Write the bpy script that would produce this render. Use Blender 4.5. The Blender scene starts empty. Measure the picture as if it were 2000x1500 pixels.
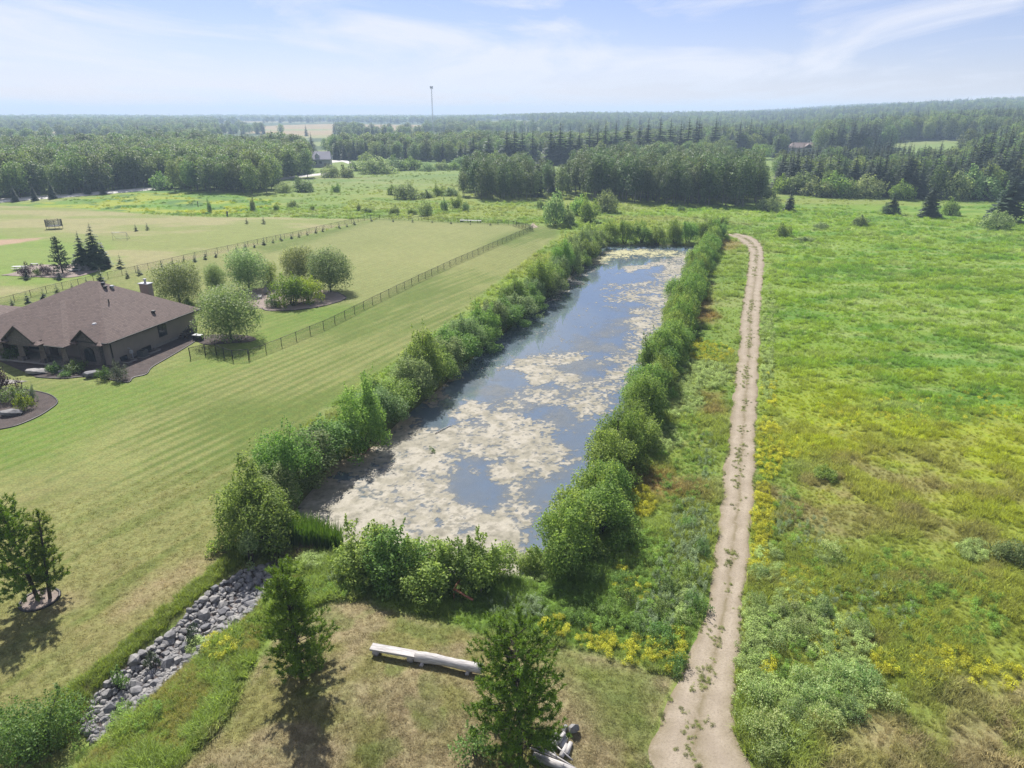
import bpy, bmesh, math, random
import numpy as np
from math import sin, cos, tan, atan, atan2, radians, pi, sqrt, hypot
from mathutils import Vector, Matrix

random.seed(7)
RNG = np.random.default_rng(7)
scene = bpy.context.scene
COL = scene.collection

# ------------------------------------------------------------------ camera, sky, sun, exposure
CAM_H = 30.0
PITCH = radians(21.5)
FPX = 1333.0                      # focal length in pixels of the 2000 px wide photograph (24 mm equivalent)
cam_data = bpy.data.cameras.new('camera')
cam_data.sensor_width = 36.0
cam_data.lens = 36.0 * FPX / 2000.0
cam_data.clip_start = 0.5
cam_data.clip_end = 30000.0
cam = bpy.data.objects.new('camera', cam_data)
COL.objects.link(cam)
cam.location = (0, 0, CAM_H)
cam.rotation_euler = (radians(90) - PITCH, 0, 0)
scene.camera = cam

SUN_AZ = radians(-22.0)           # from +Y towards +X
SUN_EL = radians(49.5)
world = bpy.data.worlds.new('World')
scene.world = world
world.use_nodes = True
wt = world.node_tree
wt.nodes.clear()
wn = wt.nodes.new
w_out = wn('ShaderNodeOutputWorld')
w_bg = wn('ShaderNodeBackground')
w_bg.inputs['Strength'].default_value = 0.056
w_sky = wn('ShaderNodeTexSky')
w_sky.sky_type = 'NISHITA'
w_sky.sun_disc = False
w_sky.sun_elevation = SUN_EL
w_sky.sun_rotation = SUN_AZ
w_sky.altitude = 700
w_sky.air_density = 1.1
w_sky.dust_density = 0.25
w_sky.ozone_density = 3.0
# thin cirrus on a flat layer overhead
w_tc = wn('ShaderNodeTexCoord')
w_sep = wn('ShaderNodeSeparateXYZ')
wt.links.new(w_tc.outputs['Generated'], w_sep.inputs[0])
w_add = wn('ShaderNodeMath'); w_add.operation = 'MAXIMUM'; w_add.inputs[1].default_value = 0.0
wt.links.new(w_sep.outputs['Z'], w_add.inputs[0])
w_add2 = wn('ShaderNodeMath'); w_add2.operation = 'ADD'; w_add2.inputs[1].default_value = 0.07
wt.links.new(w_add.outputs[0], w_add2.inputs[0])
w_div = wn('ShaderNodeVectorMath'); w_div.operation = 'DIVIDE'
w_cmb = wn('ShaderNodeCombineXYZ')
for k in range(3):
    wt.links.new(w_add2.outputs[0], w_cmb.inputs[k])
wt.links.new(w_tc.outputs['Generated'], w_div.inputs[0])
wt.links.new(w_cmb.outputs[0], w_div.inputs[1])
w_map = wn('ShaderNodeMapping')
w_map.inputs['Scale'].default_value = (0.55, 0.28, 0.0)
w_map.inputs['Location'].default_value = (2.35, 0.6, 0.3)
w_map.inputs['Rotation'].default_value = (0, 0, radians(24))
wt.links.new(w_div.outputs[0], w_map.inputs['Vector'])
w_n = wn('ShaderNodeTexNoise')
w_n.inputs['Scale'].default_value = 1.15
w_n.inputs['Detail'].default_value = 9
w_n.inputs['Roughness'].default_value = 0.58
w_n.inputs['Distortion'].default_value = 0.7
wt.links.new(w_map.outputs[0], w_n.inputs['Vector'])
w_r = wn('ShaderNodeValToRGB')
w_r.color_ramp.elements[0].position = 0.45
w_r.color_ramp.elements[0].color = (0, 0, 0, 1)
w_r.color_ramp.elements[1].position = 0.61
w_r.color_ramp.elements[1].color = (0.8, 0.8, 0.8, 1)
wt.links.new(w_n.outputs[0], w_r.inputs[0])
w_mix = wn('ShaderNodeMix'); w_mix.data_type = 'RGBA'
w_tint = wn('ShaderNodeMix'); w_tint.data_type = 'RGBA'; w_tint.blend_type = 'MULTIPLY'
w_tint.inputs[0].default_value = 1.0
w_tint.inputs[7].default_value = (0.93, 0.82, 1.02, 1)
wt.links.new(w_r.outputs[0], w_mix.inputs[0])
wt.links.new(w_sky.outputs[0], w_tint.inputs[6])
wt.links.new(w_tint.outputs[2], w_mix.inputs[6])
w_mix.inputs[7].default_value = (8.0, 8.1, 8.8, 1)
wt.links.new(w_mix.outputs[2], w_bg.inputs['Color'])
wt.links.new(w_bg.outputs[0], w_out.inputs[0])

sun_data = bpy.data.lights.new('sun', 'SUN')
sun_data.energy = 5.0
sun_data.angle = radians(0.6)
sun_data.color = (1.0, 0.955, 0.88)
sun = bpy.data.objects.new('sun', sun_data)
COL.objects.link(sun)
to_sun = Vector((sin(SUN_AZ) * cos(SUN_EL), cos(SUN_AZ) * cos(SUN_EL), sin(SUN_EL)))
sun.rotation_euler = to_sun.to_track_quat('Z', 'Y').to_euler()
sun.location = (0, 0, 200)

scene.view_settings.view_transform = 'Standard'
scene.view_settings.look = 'None'
scene.view_settings.gamma = 1.0
scene.view_settings.use_curve_mapping = False
scene.view_settings.exposure = 1.03
scene.render.engine = 'CYCLES'
cy = scene.cycles
cy.use_denoising = True
cy.denoising_input_passes = 'RGB_ALBEDO_NORMAL'
cy.denoising_prefilter = 'NONE'
cy.max_bounces = 6
cy.diffuse_bounces = 3
cy.glossy_bounces = 3
cy.transmission_bounces = 4
cy.transparent_max_bounces = 12
cy.volume_bounces = 0
cy.caustics_reflective = False
cy.caustics_refractive = False
cy.use_adaptive_sampling = True
cy.adaptive_threshold = 0.006

ALB = 0.46                        # display colour -> base colour scale


def s2l(c):
    c = np.asarray(c, float) / 255.0
    return np.where(c <= 0.04045, c / 12.92, ((c + 0.055) / 1.055) ** 2.4)


def A(r, g, b, k=1.0):
    v = s2l((r, g, b)) * ALB * k
    return (float(v[0]), float(v[1]), float(v[2]), 1.0)


# ------------------------------------------------------------------ noise and plane geometry in numpy
def _hash(ix, iy, seed):
    n = (ix.astype(np.int64) * 374761393 + iy.astype(np.int64) * 668265263 + seed * 1442695041) & 0xffffffff
    n = ((n ^ (n >> 13)) * 1274126177) & 0xffffffff
    return ((n ^ (n >> 16)) & 0xffffffff) / 4294967295.0


def vnoise(x, y, seed=0):
    xi = np.floor(x); yi = np.floor(y)
    fx = x - xi; fy = y - yi
    fx = fx * fx * (3 - 2 * fx); fy = fy * fy * (3 - 2 * fy)
    a = _hash(xi, yi, seed); b = _hash(xi + 1, yi, seed)
    c = _hash(xi, yi + 1, seed); d = _hash(xi + 1, yi + 1, seed)
    return (a * (1 - fx) + b * fx) * (1 - fy) + (c * (1 - fx) + d * fx) * fy


def fbm(x, y, octv=4, seed=0, gain=0.5):
    x = np.asarray(x, float); y = np.asarray(y, float)
    s = np.zeros(np.broadcast(x, y).shape); amp = 1.0; tot = 0.0
    for o in range(octv):
        s = s + amp * vnoise(x * 2 ** o + 17.3 * o, y * 2 ** o - 9.1 * o, seed + o * 31)
        tot += amp; amp *= gain
    return s / tot


def smooth(a, b, x):
    t = np.clip((np.asarray(x, float) - a) / (b - a), 0, 1)
    return t * t * (3 - 2 * t)


def sdpoly(poly, x, y, margin=6.0):
    """signed distance to a closed polygon (negative inside); 1e3 far away"""
    poly = np.asarray(poly, float)
    x = np.asarray(x, float); y = np.asarray(y, float)
    out = np.full(x.shape, 1e3)
    lo = poly.min(0) - margin; hi = poly.max(0) + margin
    m = (x > lo[0]) & (x < hi[0]) & (y > lo[1]) & (y < hi[1])
    px = x[m]; py = y[m]
    if px.size == 0:
        return out
    d = np.full(px.shape, 1e18); s = np.ones(px.shape)
    n = len(poly)
    for i in range(n):
        a = poly[i]; b = poly[i - 1]
        ex, ey = b - a
        wx = px - a[0]; wy = py - a[1]
        t = np.clip((wx * ex + wy * ey) / (ex * ex + ey * ey + 1e-12), 0, 1)
        d = np.minimum(d, (wx - ex * t) ** 2 + (wy - ey * t) ** 2)
        c1 = py >= a[1]; c2 = py < b[1]; c3 = ex * wy > ey * wx
        s = np.where((c1 & c2 & c3) | (~c1 & ~c2 & ~c3), -s, s)
    out[m] = s * np.sqrt(d)
    return out


def sdline(line, x, y):
    line = np.asarray(line, float)
    d = np.full(np.shape(x), 1e18)
    for a, b in zip(line[:-1], line[1:]):
        ex, ey = b - a
        wx = x - a[0]; wy = y - a[1]
        t = np.clip((wx * ex + wy * ey) / (ex * ex + ey * ey + 1e-12), 0, 1)
        d = np.minimum(d, (wx - ex * t) ** 2 + (wy - ey * t) ** 2)
    return np.sqrt(d)


def flat(px, py, z=0.0):
    """where the photograph's pixel meets the level z, in metres"""
    u = (px - 1000) / FPX; v = (py - 750) / FPX
    dy = cos(PITCH) - v * sin(PITCH); dz = -sin(PITCH) - v * cos(PITCH)
    t = (CAM_H - z) / max(-dz, 1e-4)
    return (u * t, dy * t)


def plan(pts, z=0.0):
    return np.array([flat(x, y, z) for x, y in pts])


WATER_Z = -0.7
LEFT_BANK = [(500, 1050), (560, 970), (632, 890), (705, 860), (772, 800), (835, 752), (893, 702), (945, 660), (1003, 615), (1055, 575), (1095, 540), (1135, 505), (1165, 478)]
RIGHT_BANK = [(1095, 1110), (1160, 1030), (1200, 950), (1232, 880), (1262, 810), (1287, 740), (1311, 680), (1330, 620), (1350, 570), (1370, 520), (1388, 485), (1400, 462)]
left_w = plan(LEFT_BANK); right_w = plan(RIGHT_BANK)


def offset(line, d):
    out = []
    for i in range(len(line)):
        a = line[max(i - 1, 0)]; b = line[min(i + 1, len(line) - 1)]
        t = (b - a) / np.linalg.norm(b - a)
        out.append(line[i] + d * np.array([t[1], -t[0]]))
    return np.array(out)


POND = np.vstack([offset(left_w, 1.3), plan([(1200, 474), (1300, 474), (1372, 476)]), offset(right_w, -2.4)[::-1][1:],
                  plan([(1040, 1118), (960, 1112), (860, 1108), (760, 1092), (680, 1075), (600, 1050), (548, 1040)])])
DITCH_L = plan([(519, 1087), (466, 1113), (397, 1163), (347, 1213), (287, 1263), (232, 1308), (187, 1348), (152, 1394)])
DITCH_R = plan([(178, 1436), (258, 1388), (304, 1344), (350, 1304), (410, 1254), (460, 1223), (508, 1174), (537, 1141), (562, 1100)])
DITCH = np.vstack([DITCH_L, DITCH_R])
ditch_mid = plan([(540, 1085), (500, 1130), (440, 1180), (375, 1235), (320, 1285), (265, 1330), (215, 1372), (160, 1420), (60, 1520)])
MOUND = plan([(300, 1560), (430, 1420), (520, 1255), (560, 1215), (640, 1175), (720, 1172), (800, 1192), (900, 1222), (960, 1250), (1060, 1262), (1180, 1280), (1265, 1312), (1325, 1320), (1285, 1410), (1270, 1560)])


def H(x, y):
    """ground height"""
    x = np.asarray(x, float); y = np.asarray(y, float)
    r = np.hypot(x, y)
    az = np.degrees(np.arctan2(x, np.maximum(y, 1e-6)))
    z = 0.25 * (fbm(x / 18, y / 18, 3, 5) - 0.5) * smooth(500, 200, r)
    # far country: low ground on the left, a long wooded rise on the right
    amp = 9 + 14 * smooth(-8, 8, az) + 30 * smooth(8, 36, az)
    n1 = fbm(x / 900 + 3, y / 900, 3, 11)
    far = amp * smooth(650, 2600, r) * (0.55 + 0.9 * n1) + 10 * smooth(2600, 5200, r) * fbm(x / 1500, y / 1500 + 5, 2, 23)
    z = z + far * (y > 0)
    z = z + 9 * smooth(520, 900, r) * smooth(20, 34, az) + 4.0 * smooth(420, 560, r) * smooth(18, 25, az) * (y > 0)
    d = sdpoly(POND, x, y, 5)
    z = z - 1.5 * smooth(1.6, -1.4, d)
    near = r < 90
    if np.any(near):
        dd = np.full(z.shape, 99.0)
        dd[near] = sdline(ditch_mid, x[near], y[near])
        z = z - 0.75 * smooth(2.6, 0.3, dd)
        dm = sdpoly(MOUND, x, y, 6)
        z = z + 0.65 * smooth(0.5, -7, dm)
    return z


def hz(x, y):
    return float(H(np.array([x]), np.array([y]))[0])


def P(px, py, dz=0.0):
    """ground point under a pixel of the photograph"""
    z = 0.0
    for _ in range(5):
        x, y = flat(px, py, z)
        z = hz(x, y)
    return (x, y, z + dz)


# ------------------------------------------------------------------ mesh helpers
def mesh_np(name, V, quads=None, tris=None, mats=(), qm=None, tm=None, smooth_=False):
    me = bpy.data.meshes.new(name)
    V = np.asarray(V, np.float32).reshape(-1, 3)
    idx = []; tot = []; mi = []
    if quads is not None and len(quads):
        q = np.asarray(quads, np.int32).reshape(-1, 4)
        idx.append(q.ravel()); tot.append(np.full(len(q), 4, np.int32))
        mi.append(np.zeros(len(q), np.int32) if qm is None else np.asarray(qm, np.int32))
    if tris is not None and len(tris):
        t = np.asarray(tris, np.int32).reshape(-1, 3)
        idx.append(t.ravel()); tot.append(np.full(len(t), 3, np.int32))
        mi.append(np.zeros(len(t), np.int32) if tm is None else np.asarray(tm, np.int32))
    idx = np.concatenate(idx); tot = np.concatenate(tot); mi = np.concatenate(mi)
    me.vertices.add(len(V)); me.vertices.foreach_set('co', V.ravel())
    me.loops.add(len(idx)); me.loops.foreach_set('vertex_index', idx)
    me.polygons.add(len(tot))
    me.polygons.foreach_set('loop_start', np.concatenate([[0], np.cumsum(tot)[:-1]]).astype(np.int32))
    me.polygons.foreach_set('material_index', mi)
    me.polygons.foreach_set('use_smooth', np.full(len(tot), smooth_))
    for m in mats:
        me.materials.append(m)
    me.update(calc_edges=True)
    return me


class MB:
    """collects simple solids; mesh() gives one mesh"""
    def __init__(self):
        self.v = []; self.f = []

    def add(self, vs, fs):
        o = len(self.v)
        self.v += [tuple(p) for p in vs]
        self.f += [tuple(i + o for i in f) for f in fs]
        return self

    def box(self, cx, cy, cz, sx, sy, sz, rz=0.0, ry=0.0, rx=0.0):
        M = Matrix.Translation((cx, cy, cz)) @ Matrix.Rotation(rz, 4, 'Z') @ Matrix.Rotation(ry, 4, 'Y') @ Matrix.Rotation(rx, 4, 'X')
        vs = [M @ Vector((sx * a / 2, sy * b / 2, sz * c / 2)) for a in (-1, 1) for b in (-1, 1) for c in (-1, 1)]
        return self.add(vs, [(0, 1, 3, 2), (4, 6, 7, 5), (0, 4, 5, 1), (2, 3, 7, 6), (0, 2, 6, 4), (1, 5, 7, 3)])

    def tube(self, pts, radii, n=8, cap=True):
        pts = [Vector(p) for p in pts]
        if not hasattr(radii, '__len__'):
            radii = [radii] * len(pts)
        rings = []
        vs = []
        for i, p in enumerate(pts):
            t = (pts[min(i + 1, len(pts) - 1)] - pts[max(i - 1, 0)])
            if t.length < 1e-9:
                t = Vector((0, 0, 1))
            t.normalize()
            a = Vector((0, 0, 1)) if abs(t.z) < 0.9 else Vector((1, 0, 0))
            u = t.cross(a).normalized(); w = t.cross(u)
            for k in range(n):
                an = 2 * pi * k / n
                vs.append(p + (u * cos(an) + w * sin(an)) * radii[i])
        fs = []
        for i in range(len(pts) - 1):
            for k in range(n):
                fs.append((i * n + k, i * n + (k + 1) % n, (i + 1) * n + (k + 1) % n, (i + 1) * n + k))
        if cap:
            fs.append(tuple(range(n))[::-1]); fs.append(tuple((len(pts) - 1) * n + k for k in range(n)))
        return self.add(vs, fs)

    def prism(self, outline, z0, z1):
        """upright prism over a plan outline [(x, y)]"""
        n = len(outline)
        vs = [(x, y, z0) for x, y in outline] + [(x, y, z1) for x, y in outline]
        fs = [tuple(range(n))[::-1], tuple(range(n, 2 * n))] + [(i, (i + 1) % n, n + (i + 1) % n, n + i) for i in range(n)]
        return self.add(vs, fs)

    def wallprism(self, outline, y0, y1):
        """prism along y over an (x, z) outline"""
        n = len(outline)
        vs = [(x, y0, z) for x, z in outline] + [(x, y1, z) for x, z in outline]
        fs = [tuple(range(n)), tuple(range(n, 2 * n))[::-1]] + [((i + 1) % n, i, n + i, n + (i + 1) % n) for i in range(n)]
        return self.add(vs, fs)

    def hip(self, x0, x1, y0, y1, z, top, inx0, inx1, iny0, iny1, th=0.2):
        """hip roof: eave rectangle at z, ridge rectangle (may be degenerate) at top"""
        vs = [(x0, y0, z), (x1, y0, z), (x1, y1, z), (x0, y1, z),
              (x0 + inx0, y0 + iny0, top), (x1 - inx1, y0 + iny0, top), (x1 - inx1, y1 - iny1, top), (x0 + inx0, y1 - iny1, top)]
        vs += [(x, y, z - th) for x, y, _ in vs[:4]]
        fs = [(0, 1, 5, 4), (1, 2, 6, 5), (2, 3, 7, 6), (3, 0, 4, 7), (4, 5, 6, 7),
              (8, 9, 1, 0), (9, 10, 2, 1), (10, 11, 3, 2), (11, 8, 0, 3), (11, 10, 9, 8)]
        return self.add(vs, fs)

    def mesh(self, name, mat, smooth_=False):
        me = bpy.data.meshes.new(name)
        me.from_pydata(self.v, [], self.f)
        me.materials.append(mat)
        if smooth_:
            me.polygons.foreach_set('use_smooth', [True] * len(me.polygons))
        me.update()
        return me


def link(name, data, parent=None, loc=(0, 0, 0), rot=(0, 0, 0), scale=(1, 1, 1)):
    o = bpy.data.objects.new(name, data)
    COL.objects.link(o)
    o.location = loc; o.rotation_euler = rot; o.scale = scale
    if parent:
        o.parent = parent
    return o


def tag(o, label=None, cat=None, group=None, kind=None):
    if label: o['label'] = label
    if cat: o['category'] = cat
    if group: o['group'] = group
    if kind: o['kind'] = kind
    return o


def thing(name, label, cat, loc, rz=0.0, scale=(1, 1, 1), group=None):
    return tag(link(name, None, None, loc, (0, 0, rz), scale), label, cat, group)


def part(name, mb, mat, parent, smooth_=False, label=None):
    o = link(name, mb.mesh(name, mat, smooth_), parent)
    if label: o['label'] = label
    return o


def plant(name, label, cat, parts, loc, rz=0.0, scale=(1, 1, 1), group=None):
    """a plant whose parts share mesh data with others of its kind"""
    r = thing(name, label, cat, loc, rz, scale, group)
    for pn, me in parts:
        link(pn, me, r)
    return r


# ------------------------------------------------------------------ materials
def new_mat(name):
    m = bpy.data.materials.new(name)
    m.use_nodes = True
    nt = m.node_tree
    nt.nodes.clear()
    out = nt.nodes.new('ShaderNodeOutputMaterial')
    return m, nt, out


def nd(nt, t, **kw):
    n = nt.nodes.new(t)
    for k, v in kw.items():
        setattr(n, k, v)
    return n


def mixc(nt, fac, a, b):
    m = nd(nt, 'ShaderNodeMix', data_type='RGBA')
    for s, v in ((m.inputs[0], fac), (m.inputs[6], a), (m.inputs[7], b)):
        if hasattr(v, 'is_output') or isinstance(v, bpy.types.NodeSocket):
            nt.links.new(v, s)
        else:
            s.default_value = v
    return m.outputs[2]


def ramp(nt, src, p0, p1, c0=(0, 0, 0, 1), c1=(1, 1, 1, 1)):
    r = nd(nt, 'ShaderNodeValToRGB')
    r.color_ramp.elements[0].position = p0; r.color_ramp.elements[0].color = c0
    r.color_ramp.elements[1].position = p1; r.color_ramp.elements[1].color = c1
    nt.links.new(src, r.inputs[0])
    return r.outputs[0]


def noise(nt, vec, scale, detail=4, rough=0.55):
    n = nd(nt, 'ShaderNodeTexNoise')
    n.inputs['Scale'].default_value = scale
    n.inputs['Detail'].default_value = detail
    n.inputs['Roughness'].default_value = rough
    if vec is not None:
        nt.links.new(vec, n.inputs['Vector'])
    return n.outputs[0]


def plain(name, c, c2=None, scale=6.0, rough=0.7, metal=0.0, bump=0.0, spec=0.4, stretch=None):
    m, nt, out = new_mat(name)
    b = nd(nt, 'ShaderNodeBsdfPrincipled')
    b.inputs['Roughness'].default_value = rough
    b.inputs['Metallic'].default_value = metal
    b.inputs['Specular IOR Level'].default_value = spec
    tc = nd(nt, 'ShaderNodeTexCoord')
    vec = tc.outputs['Object']
    if stretch:
        mp = nd(nt, 'ShaderNodeMapping')
        mp.inputs['Scale'].default_value = stretch
        nt.links.new(vec, mp.inputs['Vector'])
        vec = mp.outputs[0]
    n = noise(nt, vec, scale, 5)
    col = mixc(nt, ramp(nt, n, 0.3, 0.7), c, c2 or tuple(x * 0.75 for x in c[:3]) + (1,))
    nt.links.new(col, b.inputs['Base Color'])
    if bump:
        bp = nd(nt, 'ShaderNodeBump')
        bp.inputs['Strength'].default_value = bump
        bp.inputs['Distance'].default_value = 0.05
        nt.links.new(n, bp.inputs['Height'])
        nt.links.new(bp.outputs[0], b.inputs['Normal'])
    nt.links.new(b.outputs[0], out.inputs[0])
    return m


def leaf_mat(name, dark, light, trans=0.4, rough=0.5, spec=0.25, vary=0.35):
    """two tones by leaf, a hue shift by plant, light passing through the blade"""
    m, nt, out = new_mat(name)
    geo = nd(nt, 'ShaderNodeNewGeometry')
    oi = nd(nt, 'ShaderNodeObjectInfo')
    col = mixc(nt, geo.outputs['Random Per Island'], dark, light)
    hsv = nd(nt, 'ShaderNodeHueSaturation')
    mr = nd(nt, 'ShaderNodeMapRange')
    mr.inputs['To Min'].default_value = 1 - vary
    mr.inputs['To Max'].default_value = 1 + vary
    nt.links.new(oi.outputs['Random'], mr.inputs['Value'])
    nt.links.new(mr.outputs[0], hsv.inputs['Value'])
    mh = nd(nt, 'ShaderNodeMapRange')
    mh.inputs['To Min'].default_value = 0.476
    mh.inputs['To Max'].default_value = 0.520
    mult = nd(nt, 'ShaderNodeMath', operation='FRACT')
    mm = nd(nt, 'ShaderNodeMath', operation='MULTIPLY')
    mm.inputs[1].default_value = 7.31
    nt.links.new(oi.outputs['Random'], mm.inputs[0]); nt.links.new(mm.outputs[0], mult.inputs[0])
    nt.links.new(mult.outputs[0], mh.inputs['Value'])
    nt.links.new(mh.outputs[0], hsv.inputs['Hue'])
    nt.links.new(col, hsv.inputs['Color'])
    col = hsv.outputs[0]
    return _leaf_out(m, nt, out, col, trans, rough, spec)


def _leaf_out(m, nt, out, col, trans, rough, spec, soften=0.0):
    b = nd(nt, 'ShaderNodeBsdfPrincipled')
    if soften:
        ge = nd(nt, 'ShaderNodeNewGeometry')
        mv = nd(nt, 'ShaderNodeMix', data_type='VECTOR')
        mv.inputs[0].default_value = soften
        mv.inputs[5].default_value = (0, 0, 1)
        nt.links.new(ge.outputs['Normal'], mv.inputs[4])
        nv = nd(nt, 'ShaderNodeVectorMath', operation='NORMALIZE')
        nt.links.new(mv.outputs[1], nv.inputs[0])
        nt.links.new(nv.outputs[0], b.inputs['Normal'])
    b.inputs['Roughness'].default_value = rough
    b.inputs['Specular IOR Level'].default_value = spec
    nt.links.new(col, b.inputs['Base Color'])
    t = nd(nt, 'ShaderNodeBsdfTranslucent')
    br = nd(nt, 'ShaderNodeHueSaturation')
    br.inputs['Value'].default_value = 1.5
    br.inputs['Saturation'].default_value = 1.12
    br.inputs['Hue'].default_value = 0.49
    nt.links.new(col, br.inputs['Color'])
    nt.links.new(br.outputs[0], t.inputs['Color'])
    mx = nd(nt, 'ShaderNodeMixShader')
    mx.inputs[0].default_value = trans
    nt.links.new(b.outputs[0], mx.inputs[1]); nt.links.new(t.outputs[0], mx.inputs[2])
    nt.links.new(mx.outputs[0], out.inputs[0])
    return m


def tuft_mat(name, trans=0.42):
    """blades take their colour from the tint stored on each scattered tuft"""
    m, nt, out = new_mat(name)
    at = nd(nt, 'ShaderNodeAttribute', attribute_type='INSTANCER', attribute_name='tint')
    geo = nd(nt, 'ShaderNodeNewGeometry')
    hsv = nd(nt, 'ShaderNodeHueSaturation')
    mr = nd(nt, 'ShaderNodeMapRange')
    mr.inputs['To Min'].default_value = 0.85; mr.inputs['To Max'].default_value = 1.5
    nt.links.new(geo.outputs['Random Per Island'], mr.inputs['Value'])
    nt.links.new(mr.outputs[0], hsv.inputs['Value'])
    nt.links.new(at.outputs['Color'], hsv.inputs['Color'])
    return _leaf_out(m, nt, out, hsv.outputs[0], trans, 0.6, 0.15, 0.75)


M = {}
M['willow'] = leaf_mat('willow_leaf', A(84, 118, 50, 1.7), A(150, 178, 96, 1.75), 0.48, 0.55, 0.16, vary=0.2)
M['willow_grey'] = leaf_mat('willow_leaf_greyish', A(96, 124, 68, 1.6), A(164, 182, 124, 1.65), 0.46, 0.55, 0.16, vary=0.2)
M['olive'] = leaf_mat('olive_leaf', A(100, 124, 62, 1.45), A(176, 188, 122, 1.5), 0.44, vary=0.2)
M['lime'] = leaf_mat('lime_leaf', A(110, 150, 45, 1.38), A(172, 200, 84, 1.38), 0.5)
M['green_shrub'] = leaf_mat('garden_leaf', A(70, 105, 48, 1.38), A(120, 150, 75, 1.38), 0.4)
M['bluegreen_shrub'] = leaf_mat('grey_garden_leaf', A(84, 100, 76, 1.38), A(122, 136, 104, 1.38), 0.35)
M['purple'] = leaf_mat('purple_leaf', A(58, 28, 38, 0.6), A(92, 44, 56, 0.65), 0.15)
M['pine'] = leaf_mat('pine_needle', A(72, 102, 36, 1.75), A(128, 156, 60, 1.8), 0.28, 0.5, 0.2, vary=0.12)
M['spruce'] = leaf_mat('spruce_needle', A(50, 68, 52, 1.38), A(88, 106, 78, 1.38), 0.2, 0.6, 0.15, vary=0.3)
M['poplar'] = leaf_mat('poplar_leaf', A(80, 108, 58, 1.4), A(136, 156, 90, 1.4), 0.44, vary=0.45)
M['aspen'] = leaf_mat('aspen_leaf', A(78, 104, 62, 1.3), A(128, 148, 94, 1.3), 0.42, vary=0.3)
M['pale_weed'] = leaf_mat('pale_weed_leaf', A(104, 140, 66, 1.6), A(190, 204, 142, 1.6), 0.4)
M['dark_weed'] = leaf_mat('dark_weed_leaf', A(90, 124, 58, 1.6), A(138, 164, 92, 1.6), 0.4)
M['bark'] = plain('bark', A(92, 80, 66), A(58, 50, 42), 9, 0.9, bump=0.6, stretch=(1, 1, 0.25))
M['pale_bark'] = plain('pale_bark', A(178, 174, 160), A(96, 90, 80), 5, 0.85, bump=0.3, stretch=(1, 1, 0.6))
M['tuft'] = tuft_mat('grass_blade')


# ------------------------------------------------------------------ plant meshes
def unit(v):
    return v / (np.linalg.norm(v, axis=-1, keepdims=True) + 1e-9)


def leaf_quads(Pn, N, size, rng, up=0.35, jit=0.9, aspect=0.55):
    n = len(Pn)
    nn = unit(N * 0.6 + rng.normal(size=(n, 3)) * jit * 0.6 + np.array([0, 0, up]))
    t = unit(np.cross(nn, rng.normal(size=(n, 3))))
    b = np.cross(nn, t)
    s = np.asarray(size).reshape(-1, 1) * np.ones((n, 1))
    V = np.empty((n, 4, 3))
    V[:, 0] = Pn - t * s * 0.5
    V[:, 1] = Pn + b * s * aspect * 0.5 + nn * s * 0.06
    V[:, 2] = Pn + t * s * 0.5
    V[:, 3] = Pn - b * s * aspect * 0.5 + nn * s * 0.06
    Q = np.arange(4 * n).reshape(n, 4)
    return V.reshape(-1, 3), Q


def lobed_points(rng, lobes, n, inner=0.45, floor=0.05):
    """points near the skin of a cluster of lobes [(centre, radii)]"""
    C = np.array([l[0] for l in lobes], float); R = np.array([l[1] for l in lobes], float)
    w = (R[:, 0] * R[:, 2]) ** 1.0
    k = rng.choice(len(lobes), n, p=w / w.sum())
    d = unit(rng.normal(size=(n, 3)))
    d[:, 2] = np.where(rng.random(n) < 0.35, np.abs(d[:, 2]), d[:, 2])
    rr = inner + (1.05 - inner) * np.sqrt(rng.random(n))
    # ragged skin
    lump = 0.84 + 0.32 * rng.random(n)
    p = C[k] + d * R[k] * (rr * lump)[:, None]
    nrm = unit(d / R[k])
    keep = p[:, 2] > floor
    return p[keep], nrm[keep]


def shrub_lobes(rng, w, h, n, lift=0.12):
    L = []
    for i in range(n):
        a = rng.random() * 2 * pi; f = sqrt(rng.random()) * 0.72
        z = h * (lift + 0.2 + rng.random() * 0.5 * (1 - 0.35 * f))
        r = w * (0.12 + 0.14 * rng.random())
        L.append(((cos(a) * f * w / 2, sin(a) * f * w / 2, z), (r, r, r * (0.9 + 0.7 * rng.random()))))
    for i in range(max(2, n // 4)):      # leaders that break the outline
        a = rng.random() * 2 * pi; f = 0.55 * sqrt(rng.random())
        r = w * (0.07 + 0.05 * rng.random())
        L.append(((cos(a) * f * w / 2, sin(a) * f * w / 2, h * (0.72 + 0.2 * rng.random())), (r, r, r * (1.8 + rng.random()))))
    for i in range(max(2, n // 4)):      # low skirts
        a = rng.random() * 2 * pi; f = 0.8 + 0.25 * rng.random()
        r = w * (0.10 + 0.07 * rng.random())
        L.append(((cos(a) * f * w / 2, sin(a) * f * w / 2, h * (0.10 + 0.15 * rng.random())), (r, r, r * 1.1)))
    return L


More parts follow.
